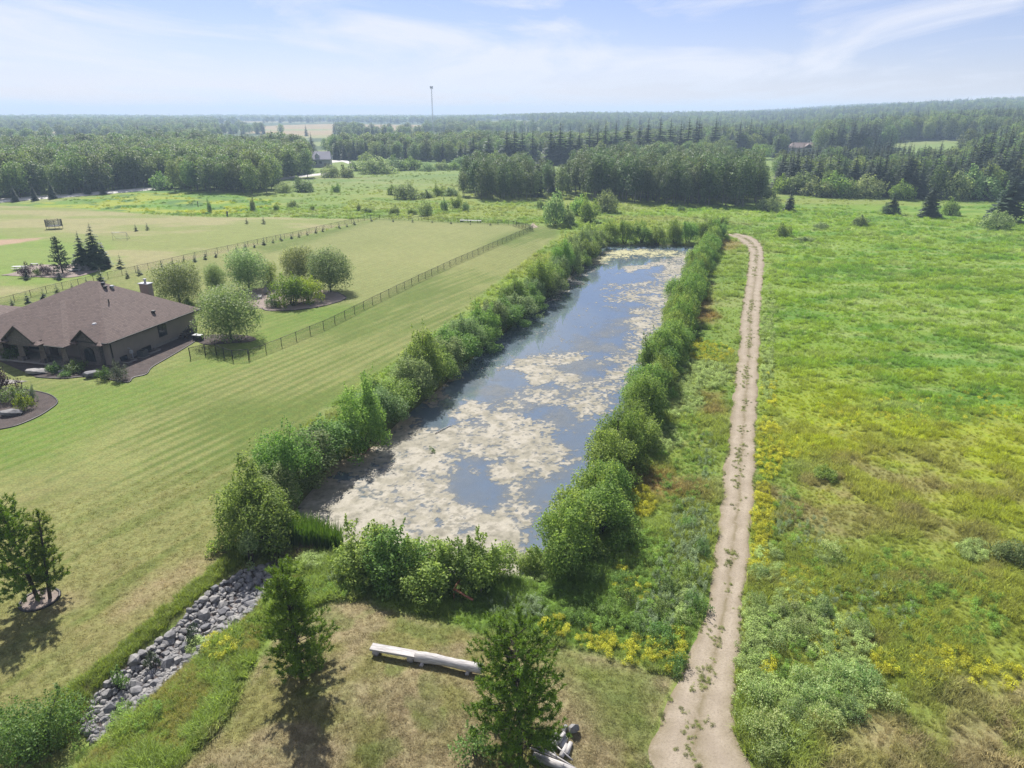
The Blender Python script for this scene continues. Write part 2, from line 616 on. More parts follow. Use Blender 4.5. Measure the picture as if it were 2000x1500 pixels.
def shrub(seed, w, h, n_lobe, n_leaf, leaf, mat, wands=14, bark=None, stems=9, lift=0.1):
    """a many-stemmed shrub: leafy lobes, upright wands above them and stems from the ground"""
    rng = np.random.default_rng(seed)
    L = shrub_lobes(rng, w, h * 0.9, n_lobe, lift)
    p, nr = lobed_points(rng, L, n_leaf)
    Pn = [p]; Nn = [nr]
    for i in range(wands):
        c, r = L[rng.integers(len(L))]
        b = np.array(c) + np.array([rng.normal() * r[0] * 0.5, rng.normal() * r[1] * 0.5, r[2] * 0.6])
        ln = h * (0.10 + 0.16 * rng.random())
        m = 26
        t = rng.random(m)
        lean = rng.normal(size=2) * 0.25
        q = b + np.stack([lean[0] * ln * t, lean[1] * ln * t, ln * t], 1) + rng.normal(size=(m, 3)) * 0.10 * (1.1 - t)[:, None] * w / 5
        Pn.append(q); Nn.append(unit(rng.normal(size=(m, 3))))
    Pn = np.vstack(Pn); Nn = np.vstack(Nn)
    V, Q = leaf_quads(Pn, Nn, leaf * (0.65 + 0.7 * rng.random(len(Pn))), rng)
    crown = mesh_np('foliage', V, quads=Q, mats=[mat])
    mb = MB()
    for i in range(stems):
        c, r = L[int(rng.integers(len(L)))]
        a = rng.random() * 2 * pi
        b = (cos(a) * w * 0.06, sin(a) * w * 0.06, -0.3)
        mid = (b[0] * 0.5 + c[0] * 0.5 + rng.normal() * 0.1, b[1] * 0.5 + c[1] * 0.5 + rng.normal() * 0.1, c[2] * 0.45)
        mb.tube([b, mid, (c[0], c[1], c[2] + r[2] * 0.4)], [0.014 * h, 0.010 * h, 0.004 * h], 5)
    return [('foliage', crown), ('stem', mb.mesh('stem', bark or M['bark'], True))]


def broadleaf(seed, w, h, n_lobe, n_leaf, leaf, mat, trunk_h=0.2, bark=None, trunk_r=0.02, narrow=False, join=False):
    """a tree with a tapered trunk, limbs and a lobed crown"""
    rng = np.random.default_rng(seed)
    L = []
    z0 = h * trunk_h
    for i in range(n_lobe):
        f = (i + 0.5) / n_lobe
        z = z0 + (h - z0) * (0.12 + 0.74 * f)
        prof = sin(pi * (0.2 + 0.66 * f)) ** (0.45 if narrow else 0.5)
        a = i * 2.4 + rng.normal() * 0.4
        rad = w / 2 * prof * (0.55 + 0.25 * rng.random())
        r = w * (0.19 + 0.10 * rng.random()) * (0.75 + 0.4 * prof)
        L.append(((cos(a) * rad * 0.8, sin(a) * rad * 0.8, z), (r, r, r * (1.35 if narrow else 0.9))))
    L.append(((rng.normal() * 0.1, rng.normal() * 0.1, h - w * 0.16), (w * 0.2, w * 0.2, w * 0.2)))
    p, nr = lobed_points(rng, L, n_leaf, 0.5, z0 * 0.6)
    V, Q = leaf_quads(p, nr, leaf * (0.65 + 0.7 * rng.random(len(p))), rng)
    mb = MB()
    lean = rng.normal(size=2) * 0.02 * h
    mb.tube([(0, 0, -0.4), (0, 0, z0 * 0.5), (lean[0] * .5, lean[1] * .5, h * 0.5), (lean[0], lean[1], h * 0.88)],
            [trunk_r * h * 1.25, trunk_r * h, trunk_r * h * 0.6, trunk_r * h * 0.12], 7)
    for c, r in L[::2]:
        zz = max(z0 * 0.7, c[2] - h * 0.16)
        mb.tube([(lean[0] * zz / h, lean[1] * zz / h, zz), (c[0] * 0.55, c[1] * 0.55, (zz + c[2]) / 2), (c[0], c[1], c[2])],
                [trunk_r * h * 0.4, trunk_r * h * 0.25, trunk_r * h * 0.08], 5)
    bark = bark or M['bark']
    if join:
        return join_mesh(V, Q, mb, mat, bark)
    return [('trunk', mb.mesh('trunk', bark, True)), ('crown', mesh_np('crown', V, quads=Q, mats=[mat]))]


def join_mesh(V, Q, mb, mat, bark):
    o = len(V)
    tv = np.array(mb.v)
    q2 = [tuple(i + o for i in f) for f in mb.f if len(f) == 4]
    QQ = np.vstack([Q, np.array(q2)])
    return mesh_np('tree', np.vstack([V, tv]), quads=QQ, mats=[mat, bark], qm=[0] * len(Q) + [1] * len(q2))


def spruce(seed, h, w, tiers, per, mat, join=False, sub=3, droop=0.28, ragged=0.25, lift=0.06):
    """a spire of drooping branch whorls, each branch a few needle sprays"""
    rng = np.random.default_rng(seed)
    Vs = []; n = 0
    for i in range(tiers):
        f = (i + rng.random() * 0.5) / tiers
        z = h * (lift + (0.97 - lift) * f)
        rad = w / 2 * (1 - f) ** 0.85 + 0.015 * h
        k = max(4, int(per * (0.45 + 0.55 * (1 - f))))
        for j in range(k):
            a = rng.random() * 2 * pi
            r = rad * (1 - ragged + 2 * ragged * rng.random())
            d = np.array([cos(a), sin(a), 0]); s = np.array([-sin(a), cos(a), 0])
            for q in range(sub):
                t0 = 0.08 + 0.9 * q / sub; t1 = min(1.0, t0 + 1.35 / sub)
                dz0 = -droop * r * t0 ** 1.3; dz1 = -droop * r * t1 ** 1.3 + (0.06 * r if q == sub - 1 else 0)
                wd = r * (0.44 * (1 - 0.6 * t0)) * (0.7 + 0.6 * rng.random())
                c0 = d * r * t0 + np.array([0, 0, z + dz0]); c1 = d * r * t1 + np.array([0, 0, z + dz1])
                cm = (c0 + c1) / 2
                tilt = np.array([0, 0, -0.35 * wd * (0.5 + rng.random())])
                Vs.append([c0, cm + s * wd + tilt, c1, cm - s * wd + tilt])
    V = np.array(Vs).reshape(-1, 3)
    Q = np.arange(len(V)).reshape(-1, 4)
    mb = MB()
    mb.tube([(0, 0, -0.4), (0, 0, h * 0.5), (0, 0, h * 0.98)], [0.014 * h, 0.009 * h, 0.002 * h], 6)
    # leader
    if join:
        return join_mesh(V, Q, mb, mat, M['bark'])
    return [('trunk', mb.mesh('trunk', M['bark'], True)), ('crown', mesh_np('crown', V, quads=Q, mats=[mat]))]


def pine(seed, h, w, whorls, per, mat, base=0.12, tufts=6, lean=(0, 0), prof=None, trunk_r=None):
    """an open young pine: bare trunk below, whorls of rising limbs with needle brushes"""
    rng = np.random.default_rng(seed)
    tr = MB(); lb = MB()
    tr_r = trunk_r or 0.016 * h
    ax = lambda z: np.array([lean[0] * z / h, lean[1] * z / h, z])
    tr.tube([ax(-0.3), ax(h * .3), ax(h * .65), ax(h * 0.985)], [tr_r * 1.2, tr_r, tr_r * .6, tr_r * .12], 8)
    C = []; D = []
    for i in range(whorls):
        f = (i + rng.random() * 0.6) / whorls
        z = h * (base + (0.96 - base) * f)
        pr = prof(f) if prof else (sin(pi * (0.16 + 0.80 * f)) ** 0.8)
        k = per if f < 0.85 else max(3, per - 2)
        off = rng.random() * 6
        for j in range(k):
            a = off + j * 2 * pi / k + rng.normal() * 0.3
            r = w / 2 * pr * (0.62 + 0.5 * rng.random())
            up = r * (0.05 + 0.35 * f + 0.15 * rng.normal())
            p0 = ax(z); p1 = p0 + np.array([cos(a) * r * .55, sin(a) * r * .55, up * 0.35]); p2 = p0 + np.array([cos(a) * r, sin(a) * r, up])
            lb.tube([p0, p1, p2], [tr_r * 0.28, tr_r * 0.18, tr_r * 0.06], 4, cap=False)
            m = max(4, int(1.2 * tufts * (0.5 + r / (w / 2))))
            for q in range(m):
                t = 0.28 + 0.75 * (q + rng.random()) / m
                c = (p0 + (p2 - p0) * t) + rng.normal(size=3) * np.array([.10, .10, .08]) * (w / 4.0)
                C.append(c)
                D.append(unit(np.array([cos(a) * 0.7 + rng.normal() * .3, sin(a) * 0.7 + rng.normal() * .3, 0.55 + rng.random() * .5])))
    for q in range(6):
        C.append(ax(h * (0.93 + 0.07 * q / 6))); D.append(np.array([0, 0, 1.0]))
    C = np.array(C); D = np.array(D)
    # each brush: needles fanned round its twig
    nb = 30
    n = len(C)
    Cr = np.repeat(C, nb, 0); Dr = np.repeat(D, nb, 0)
    sz = np.repeat(0.75 + 0.5 * rng.random(n), nb)
    base_p = Cr + Dr * ((rng.random(n * nb) - 0.35) * 0.32 * sz)[:, None]
    nd_ = unit(Dr * 0.55 + unit(rng.normal(size=(n * nb, 3))) * 0.9)
    ln = (0.17 + 0.09 * rng.random(n * nb)) * sz
    side = unit(np.cross(nd_, rng.normal(size=(n * nb, 3)))) * 0.024
    V = np.empty((n * nb, 3, 3))
    V[:, 0] = base_p - side; V[:, 1] = base_p + side; V[:, 2] = base_p + nd_ * ln[:, None]
    crown = mesh_np('crown', V.reshape(-1, 3), tris=np.arange(n * nb * 3).reshape(-1, 3), mats=[mat])
    return [('trunk', tr.mesh('trunk', M['bark'], True)), ('limbs', lb.mesh('limbs', M['bark'], True)), ('crown', crown)]


# ------------------------------------------------------------------ colours of the ground
ZP = lambda pts: plan(pts)
LAWN = ZP([(-700, 1700), (60, 1560), (150, 1440), (190, 1345), (300, 1250), (420, 1150), (520, 1085), (450, 1040), (430, 960), (520, 900), (640, 790), (850, 650), (960, 560), (1090, 462), (1090, 445), (1035, 438), (900, 434), (740, 428), (380, 507), (100, 568), (-300, 650), (-900, 800)])
YARD = ZP([(-500, 700), (-300, 650), (100, 568), (380, 507), (735, 428), (640, 428), (560, 425), (420, 424), (300, 420), (170, 408), (30, 400), (-500, 430)])
YARD_BRIGHT = ZP([(-400, 560), (100, 556), (240, 530), (210, 470), (-400, 440)])
PATCH = ZP([(10, 402), (120, 392), (300, 368), (400, 374), (520, 388), (555, 402), (480, 418), (380, 421), (270, 416), (180, 409)])
MEADOW_R = ZP([(1430, 1500), (1460, 1150), (1490, 700), (1500, 470), (1480, 430), (1200, 415), (1500, 400), (2300, 400), (2600, 1000), (2600, 1800), (1430, 1800)])
FIELDS = [ZP([(490, 262), (600, 266), (640, 270), (660, 258), (830, 262), (830, 250), (640, 248), (560, 250), (490, 253)]),
          ZP([(230, 288), (310, 290), (340, 284), (260, 282)])]
CLEAR = [ZP([(1425, 352), (1480, 352), (1520, 340), (1515, 318), (1500, 308), (1420, 306), (1400, 318)]),
         ZP([(1700, 330), (1760, 325), (1860, 318), (1960, 306), (1930, 296), (1800, 300), (1700, 312)]),
         ZP([(560, 330), (700, 345), (960, 338), (1010, 322), (960, 318), (830, 322), (745, 320), (720, 318), (700, 314), (610, 312)]),
         ZP([(905, 350), (1040, 345), (1180, 345), (1300, 335), (1250, 318), (1100, 320), (960, 322)])]
BROWN_R = ZP([(1480, 950), (1560, 905), (1680, 885), (1800, 900), (1900, 945), (1960, 985), (1850, 1000), (1700, 1030), (1600, 1060), (1520, 1010)])
DRY_BR = ZP([(1490, 1490), (1620, 1440), (1740, 1390), (1830, 1350), (2100, 1290), (2300, 1400), (2300, 1700), (1450, 1700)])
RED_SPOTS = [(1370, 590, 20, 40), (1355, 560, 14, 30), (1395, 790, 22, 22), (1415, 480, 34, 8), (1260, 950, 50, 30), (1385, 605, 16, 16), (1320, 960, 50, 20)]
DIRT = ZP([(-60, 470), (60, 465), (105, 462), (60, 472), (-10, 482), (-100, 490)])
BARE = [ZP([(260, 1150), (330, 1110), (420, 1080), (415, 1120), (330, 1165), (250, 1190)]), ZP([(80, 1190), (130, 1165), (160, 1180), (90, 1220)])]
stripe_dir = unit(plan([(0, 1020)])[0] - plan([(700, 700)])[0])
c255 = lambda *a: s2l(a) * ALB


def mix3(a, b, t):
    return a + (np.asarray(b) - a) * t[..., None]


def open_land(x, y):
    """1 where the far country is cleared fields, 0 under woods"""
    x = np.asarray(x, float); y = np.asarray(y, float)
    r = np.hypot(x, y); az = np.degrees(np.arctan2(x, np.maximum(y, 1)))
    th = 0.505 + 0.06 * smooth(2, 22, az) - 0.03 * smooth(-8, -20, az)
    o = smooth(th, th + 0.012, fbm(x / 230 + 1.7, y / 70 + 0.4, 3, 333)) * smooth(540, 620, r) * (r < 1500)
    o2 = smooth(0.56, 0.575, fbm(x / 420 + 7, y / 600, 2, 97)) * smooth(1400, 1500, r) * (az < 14)
    return np.maximum(o, o2)


def ground_col(x, y):
    x = np.asarray(x, float); y = np.asarray(y, float)
    r = np.hypot(x, y)
    n_big = fbm(x / 40, y / 40, 4, 1); n_mid = fbm(x / 9, y / 9, 4, 2); n_sm = fbm(x / 2.2, y / 2.2, 4, 3); n_f = fbm(x / 0.6, y / 0.6, 3, 4)
    jit = (fbm(x / 5, y / 5, 4, 8) - 0.5)
    # general rough meadow
    c = np.ones(x.shape + (3,)) * c255(136, 160, 74)
    c = mix3(c, c255(146, 162, 78), smooth(0.42, 0.62, n_big))
    c = mix3(c, c255(116, 148, 64), smooth(0.5, 0.7, n_mid) * 0.8)
    c = mix3(c, c255(158, 168, 104), smooth(0.56, 0.74, fbm(x / 14 + 4, y / 4, 4, 41)) * 0.7)
    # right meadow
    d = sdpoly(MEADOW_R, x, y, 12)
    mr = smooth(4, -4, d + jit * 10)
    streak = fbm(x / 9 + 2, y / 3.2, 4, 51)
    cr = np.ones(x.shape + (3,)) * c255(136, 166, 64)
    cr = mix3(cr, c255(112, 152, 58), smooth(0.46, 0.66, streak))
    cr = mix3(cr, c255(164, 184, 106), smooth(0.54, 0.72, fbm(x / 7 + 9, y / 2.4, 5, 53)) * 0.75)
    yel = smooth(95, 60, y) * smooth(0.40, 0.62, fbm(x / 16, y / 12, 3, 57))
    cr = mix3(cr, c255(172, 182, 62), yel * 0.8)
    cr = mix3(cr, c255(150, 160, 74), smooth(58, 42, y + jit * 14) * 0.75)
    cr = mix3(cr, c255(146, 140, 88), smooth(0.55, 0.68, fbm(x / 4.5, y / 3.0, 4, 59)) * smooth(75, 50, y) * 0.55)
    c = mix3(c, cr, mr)
    c = mix3(c, c255(152, 142, 96), smooth(2.0, -2.5, sdpoly(BROWN_R, x, y) + jit * 7) * (0.25 + 0.5 * smooth(0.42, 0.6, n_sm)))
    c = mix3(c, c255(166, 156, 112), smooth(1.5, -2.0, sdpoly(DRY_BR, x, y) + jit * 6) * (0.4 + 0.6 * smooth(0.38, 0.6, fbm(x / 1.6, y / 1.1, 4, 61))))
    # lodged-grass sheen tracks across the meadow
    # mown lawn with stripes
    d = sdpoly(LAWN, x, y, 10)
    ml = smooth(0.7, -0.7, d + jit * 1.6)
    q = x * stripe_dir[1] - y * stripe_dir[0]
    st = 0.5 + 0.5 * np.sin(2 * pi * q / 1.45 + 5.0 * (fbm(q / 9, y / 60, 3, 71) - 0.5))
    fine = fbm(q / 0.5, (x * stripe_dir[0] + y * stripe_dir[1]) / 9, 3, 73)
    dry = smooth(0.34, 0.66, fbm(x / 22, y / 22, 3, 77) + 0.26 * (st - 0.5) * smooth(0.25, 0.75, fbm(x / 14, y / 14, 2, 78)) * 1.6 + 0.5 * (fine - 0.5))
    cl = np.ones(x.shape + (3,)) * c255(122, 140, 66)
    cl = mix3(cl, c255(162, 166, 102), dry * 0.85)
    cl = mix3(cl, c255(98, 122, 52), (1 - smooth(0.1, 0.5, st)) * 0.32 * smooth(0.3, 0.6, fbm(x / 10, y / 10, 3, 76)))
    lush = sdpoly(ZP([(100, 900), (340, 760), (560, 660), (700, 610), (640, 560), (460, 660), (250, 740), (-200, 800), (-200, 960)]), x, y, 15)
    cl = mix3(cl, c255(118, 152, 54), smooth(5, -5, lush + jit * 8) * (0.8 - 0.3 * st))
    back = sdpoly(ZP([(520, 500), (735, 430), (1040, 440), (980, 460), (740, 590), (600, 600)]), x, y, 10)
    cl = mix3(cl, c255(166, 170, 108), smooth(3, -3, back) * (0.5 + 0.4 * st))
    front = smooth(58, 42, y + jit * 10)
    cl = mix3(cl, c255(160, 156, 100), front * (0.45 + 0.5 * smooth(0.35, 0.6, n_mid)))
    cl = mix3(cl, c255(122, 136, 66), front * smooth(0.52, 0.68, fbm(q / 1.4, (x * stripe_dir[0] + y * stripe_dir[1]) / 7, 4, 79)) * 0.7)
    cl = cl * 0.93
    for b in BARE:
        cl = mix3(cl, c255(172, 158, 118), smooth(1.2, -1.0, sdpoly(b, x, y) + jit * 3) * 0.8)
    c = mix3(c, cl, ml)
    # yard beyond the back fence
    d = sdpoly(YARD, x, y, 10)
    my = smooth(1.0, -1.0, d + jit * 3)
    cyd = np.ones(x.shape + (3,)) * c255(150, 160, 92)
    cyd = mix3(cyd, c255(172, 168, 118), smooth(0.42, 0.62, fbm(x / 24, y / 10, 4, 81)))
    cyd = mix3(cyd, c255(134, 162, 70), smooth(3, -6, sdpoly(YARD_BRIGHT, x, y, 10) + jit * 14) * 0.8)
    cyd = mix3(cyd, c255(196, 168, 140), smooth(0.8, -1.5, sdpoly(DIRT, x, y) + jit * 4))
    c = mix3(c, cyd, my)
    d = sdpoly(PATCH, x, y, 10)
    cp = mix3(np.ones(x.shape + (3,)) * c255(118, 158, 62), c255(166, 178, 66), smooth(0.45, 0.6, fbm(x / 16, y / 8, 4, 83)))
    cp = mix3(cp, c255(96, 134, 66), smooth(0.55, 0.68, fbm(x / 6, y / 4, 4, 85)))
    c = mix3(c, cp, smooth(2, -2, d + jit * 8))
    # dry mown mound in front
    d = sdpoly(MOUND, x, y, 6)
    cm = np.ones(x.shape + (3,)) * c255(168, 156, 118)
    cm = mix3(cm, c255(142, 142, 82), smooth(0.44, 0.62, fbm(x / 3.5, y / 3.5, 4, 91)) * 0.85)
    cm = mix3(cm, c255(112, 130, 62), smooth(0.56, 0.70, fbm(x / 2.2, y / 1.8, 4, 93)) * 0.5)
    cm = mix3(cm, c255(176, 164, 130), smooth(0.55, 0.72, n_sm) * 0.45)
    greenr = sdpoly(ZP([(1050, 1262), (1270, 1320), (1260, 1420), (1190, 1410), (1110, 1330)]), x, y, 5)
    cm = mix3(cm, c255(120, 138, 62), smooth(1.5, -1.5, greenr + jit * 4) * 0.75)
    c = mix3(c, cm, smooth(0.4, -0.5, d + jit * 1.8))
    # rust coloured weeds between hedge and track
    for (cx, cyy, rx, ry) in RED_SPOTS:
        e = plan([(cx - rx, cyy - ry), (cx + rx, cyy - ry), (cx + rx, cyy + ry), (cx - rx, cyy + ry)])
        c = mix3(c, c255(150, 104, 70), smooth(1.5, -1.2, sdpoly(e, x, y) + jit * 5) * 0.45)
    # pond bed and damp margin, bare earth under the shrubs
    d = sdpoly(POND, x, y, 6)
    c = mix3(c, c255(96, 84, 60), smooth(1.2, -0.2, d))
    # ditch soil
    d = sdpoly(DITCH, x, y, 5)
    c = mix3(c, c255(92, 90, 74), smooth(0.3, -0.4, d + jit * 0.8))
    # far country
    f = smooth(280, 420, r)
    cf = mix3(np.ones(x.shape + (3,)) * c255(120, 148, 80), c255(150, 160, 104), smooth(0.4, 0.6, fbm(x / 60, y / 25, 3, 95)))
    cf = mix3(cf, c255(84, 104, 62), smooth(480, 700, r))
    for p in FIELDS:
        cf = mix3(cf, c255(182, 160, 118), smooth(6, -6, sdpoly(p, x, y, 20)))
    fieldc = mix3(np.ones(x.shape + (3,)) * c255(146, 160, 96), c255(180, 164, 118), smooth(0.45, 0.55, fbm(x / 300, y / 120, 2, 335)) * smooth(900, 1300, r))
    cf = mix3(cf, fieldc, open_land(x, y))
    for p in CLEAR:
        cf = mix3(cf, c255(140, 162, 88), smooth(4, -4, sdpoly(p, x, y, 20)))
    c = mix3(c, cf, f)
    tex = 0.80 + 0.28 * n_f + 0.14 * n_sm
    return np.clip(c * tex[..., None], 0, 0.8)


# ------------------------------------------------------------------ ground sheet
def build_ground():
    rs = np.concatenate([[0.01, 6.0], 12.0 * np.exp(np.arange(0, 640) * 0.00556), 420.0 * np.exp(np.arange(1, 105) * 0.0275)])
    an = np.concatenate([np.arange(-180, -52, 6.4), np.arange(-52, 52.01, 0.2), np.arange(58, 180, 6.4)])
    an = np.radians(an)
    R, T = np.meshgrid(rs, an, indexing='ij')
    X = R * np.sin(T); Y = R * np.cos(T)
    Z = H(X, Y)
    nr, na = X.shape
    i = np.arange(nr - 1)[:, None] * na + np.arange(na)[None]
    j = np.arange(nr - 1)[:, None] * na + (np.arange(na)[None] + 1) % na
    Q = np.stack([i, j, j + na, i + na], -1).reshape(-1, 4)[:, ::-1]
    m, nt, out = new_mat('ground_cover')
    at = nd(nt, 'ShaderNodeAttribute', attribute_name='surface')
    tc = nd(nt, 'ShaderNodeTexCoord')
    n1 = noise(nt, tc.outputs['Object'], 5.0, 6, 0.65)
    n2 = noise(nt, tc.outputs['Object'], 1.1, 4, 0.6)
    hsv = nd(nt, 'ShaderNodeHueSaturation')
    mr = nd(nt, 'ShaderNodeMapRange')
    mr.inputs['From Min'].default_value = 0.3; mr.inputs['From Max'].default_value = 0.7
    mr.inputs['To Min'].default_value = 0.66; mr.inputs['To Max'].default_value = 1.34
    nt.links.new(n1, mr.inputs['Value'])
    nt.links.new(mr.outputs[0], hsv.inputs['Value'])
    mh = nd(nt, 'ShaderNodeMapRange')
    mh.inputs['From Min'].default_value = 0.3; mh.inputs['From Max'].default_value = 0.7
    mh.inputs['To Min'].default_value = 0.485; mh.inputs['To Max'].default_value = 0.515
    nt.links.new(n2, mh.inputs['Value'])
    nt.links.new(mh.outputs[0], hsv.inputs['Hue'])
    nt.links.new(at.outputs['Color'], hsv.inputs['Color'])
    b = nd(nt, 'ShaderNodeBsdfPrincipled')
    b.inputs['Roughness'].default_value = 0.9
    b.inputs['Specular IOR Level'].default_value = 0.1
    nt.links.new(hsv.outputs[0], b.inputs['Base Color'])
    bp = nd(nt, 'ShaderNodeBump')
    bp.inputs['Strength'].default_value = 0.55; bp.inputs['Distance'].default_value = 0.12
    nt.links.new(n1, bp.inputs['Height'])
    nt.links.new(bp.outputs[0], b.inputs['Normal'])
    nt.links.new(b.outputs[0], out.inputs[0])
    me = mesh_np('ground', np.stack([X, Y, Z], -1), quads=Q, mats=[m], smooth_=True)
    col = np.ones((X.size, 4), np.float32)
    col[:, :3] = ground_col(X.ravel(), Y.ravel())
    ca = me.color_attributes.new('surface', 'FLOAT_COLOR', 'POINT')
    ca.data.foreach_set('color', col.ravel())
    o = link('ground', me)
    tag(o, kind='structure')


build_ground()


def strip(name, left, right, mat, lift, step=0.6, ragged=0.0, seed=0, kind='structure', cols=8):
    """a road or track laid on the ground between two edge lines"""
    def res(line, n):
        s = np.concatenate([[0], np.cumsum(np.linalg.norm(np.diff(line, axis=0), axis=1))])
        t = np.linspace(0, s[-1], n)
        return np.stack([np.interp(t, s, line[:, 0]), np.interp(t, s, line[:, 1])], 1)
    ln = np.linalg.norm(np.diff(left, axis=0), axis=1).sum()
    n = int(ln / step) + 2
    Lf = res(left, n); Rt = res(right, n)
    t = np.linspace(0, 1, cols)
    if ragged:
        w = Rt - Lf
        k = np.arange(n)
        Lf = Lf + w * ((fbm(k / 4.0, k * 0 + seed, 3, 5) - 0.5) * ragged)[:, None]
        Rt = Rt + w * ((fbm(k / 4.0, k * 0 + seed + 9, 3, 6) - 0.5) * ragged)[:, None]
    XY = Lf[:, None] * (1 - t)[None, :, None] + Rt[:, None] * t[None, :, None]
    Z = H(XY[..., 0], XY[..., 1]) + lift
    Z[:, 0] -= lift * 1.3; Z[:, -1] -= lift * 1.3
    V = np.concatenate([XY, Z[..., None]], -1).reshape(-1, 3)
    i = np.arange(n - 1)[:, None] * cols + np.arange(cols - 1)[None]
    Q = np.stack([i, i + 1, i + 1 + cols, i + cols], -1).reshape(-1, 4)
    me = mesh_np(name, V, quads=Q, mats=[mat], smooth_=True)
    uv = me.attributes.new('across', 'FLOAT', 'POINT')
    uv.data.foreach_set('value', np.tile(t, n).astype(np.float32))
    o = link(name, me)
    tag(o, kind=kind)
    return o, Lf, Rt


def gravel_mat(name, c1, c2, c3, scale=1.0, ruts=False, stone=False):
    m, nt, out = new_mat(name)
    tc = nd(nt, 'ShaderNodeTexCoord')
    v = tc.outputs['Object']
    a = noise(nt, v, 0.55 * scale, 5, 0.6); b_ = noise(nt, v, 9 * scale, 5, 0.7)
    col = mixc(nt, ramp(nt, a, 0.35, 0.65), c1, c2)
    col = mixc(nt, ramp(nt, b_, 0.48, 0.72), col, c3)
    if ruts:
        at = nd(nt, 'ShaderNodeAttribute', attribute_name='across')
        r = nd(nt, 'ShaderNodeValToRGB')
        e = r.color_ramp.elements
        e[0].position = 0.0; e[0].color = (0.75, 0.75, 0.75, 1)
        e[1].position = 1.0; e[1].color = (0.8, 0.8, 0.8, 1)
        for p, g in ((0.12, 0.35), (0.26, 0.0), (0.42, 0.25), (0.52, 0.72), (0.6, 0.25), (0.74, 0.0), (0.9, 0.35)):
            k = e.new(p); k.color = (g, g, g, 1)
        nt.links.new(at.outputs['Fac'], r.inputs[0])
        mul = nd(nt, 'ShaderNodeMath', operation='MULTIPLY')
        nt.links.new(r.outputs[0], mul.inputs[0]); nt.links.new(ramp(nt, noise(nt, v, 1.4, 6, 0.7), 0.30, 0.50), mul.inputs[1])
        col = mixc(nt, mul.outputs[0], col, A(138, 126, 92))
    p = nd(nt, 'ShaderNodeBsdfPrincipled')
    p.inputs['Roughness'].default_value = 0.95
    p.inputs['Specular IOR Level'].default_value = 0.1
    nt.links.new(col, p.inputs['Base Color'])
    bp = nd(nt, 'ShaderNodeBump')
    bp.inputs['Strength'].default_value = 0.6; bp.inputs['Distance'].default_value = 0.05
    if stone:
        vo = nd(nt, 'ShaderNodeTexVoronoi'); vo.inputs['Scale'].default_value = 9
        nt.links.new(v, vo.inputs['Vector'])
        nt.links.new(vo.outputs['Distance'], bp.inputs['Height'])
    else:
        nt.links.new(b_, bp.inputs['Height'])
    nt.links.new(bp.outputs[0], p.inputs['Normal'])
    nt.links.new(p.outputs[0], out.inputs[0])
    return m


M['track'] = gravel_mat('track_gravel', A(208, 194, 174), A(188, 174, 155), A(170, 157, 140), ruts=True)
M['road'] = gravel_mat('road_gravel', A(232, 228, 222, 1.3), A(220, 216, 210, 1.3), A(210, 206, 200, 1.3))
M['bed'] = gravel_mat('bed_gravel', A(120, 108, 104), A(98, 90, 88), A(80, 72, 72), 2.0, stone=True)
M['bed_pale'] = gravel_mat('pale_bed_gravel', A(196, 178, 168), A(166, 152, 144), A(146, 134, 128), 2.0, stone=True)

TR_L = plan([(1240, 1600), (1262, 1500), (1290, 1400), (1338, 1300), (1378, 1200), (1393, 1100), (1406, 1000), (1416, 900), (1430, 800), (1440, 700), (1449, 600), (1456, 550), (1462, 510), (1463, 492), (1452, 478), (1436, 466), (1418, 458)])
TR_R = plan([(1490, 1600), (1468, 1500), (1440, 1400), (1442, 1300), (1450, 1200), (1464, 1100), (1472, 1000), (1477, 900), (1480, 800), (1483, 700), (1487, 600), (1490, 550), (1493, 515), (1493, 492), (1487, 474), (1470, 462), (1440, 456)])
_, TRL, TRR = strip('gravel_track', TR_L, TR_R, M['track'], 0.05, 0.35, 0.2, 3, cols=14)
ROAD_A = [plan([(-350, 420), (0, 396), (140, 385), (290, 372), (335, 367)]), plan([(-350, 412), (0, 389), (140, 379.5), (285, 367.5), (330, 363.5)])]
strip('road', *ROAD_A, M['road'], 0.4, 3.0)
strip('road', plan([(530, 353), (600, 345.5), (655, 339.5)]), plan([(530, 349), (600, 342), (655, 336.5)]), M['road'], 0.4, 3.0)
strip('driveway', plan([(640, 319), (668, 316), (690, 323), (684, 328)]), plan([(640, 314), (674, 312.5), (701, 323), (690, 329)]), M['road'], 0.4, 2.0)
strip('dirt_path', plan([(1040, 446), (1036, 440), (1044, 432), (1056, 427)]), plan([(1052, 444), (1045, 438), (1049, 433), (1062, 428)]), M['track'], 0.06, 0.8, 0.2)


# ------------------------------------------------------------------ pond
def water_mat():
    m, nt, out = new_mat('pond_water')
    tc = nd(nt, 'ShaderNodeTexCoord')
    b = nd(nt, 'ShaderNodeBsdfPrincipled')
    b.inputs['Base Color'].default_value = (0.082, 0.108, 0.134, 1)
    b.inputs['Roughness'].default_value = 0.035
    b.inputs['IOR'].default_value = 1.7
    b.inputs['Specular IOR Level'].default_value = 1.0
    n = noise(nt, tc.outputs['Object'], 0.9, 3, 0.5)
    bp = nd(nt, 'ShaderNodeBump')
    bp.inputs['Strength'].default_value = 0.05; bp.inputs['Distance'].default_value = 0.05
    nt.links.new(n, bp.inputs['Height']); nt.links.new(bp.outputs[0], b.inputs['Normal'])
    nt.links.new(b.outputs[0], out.inputs[0])
    return m


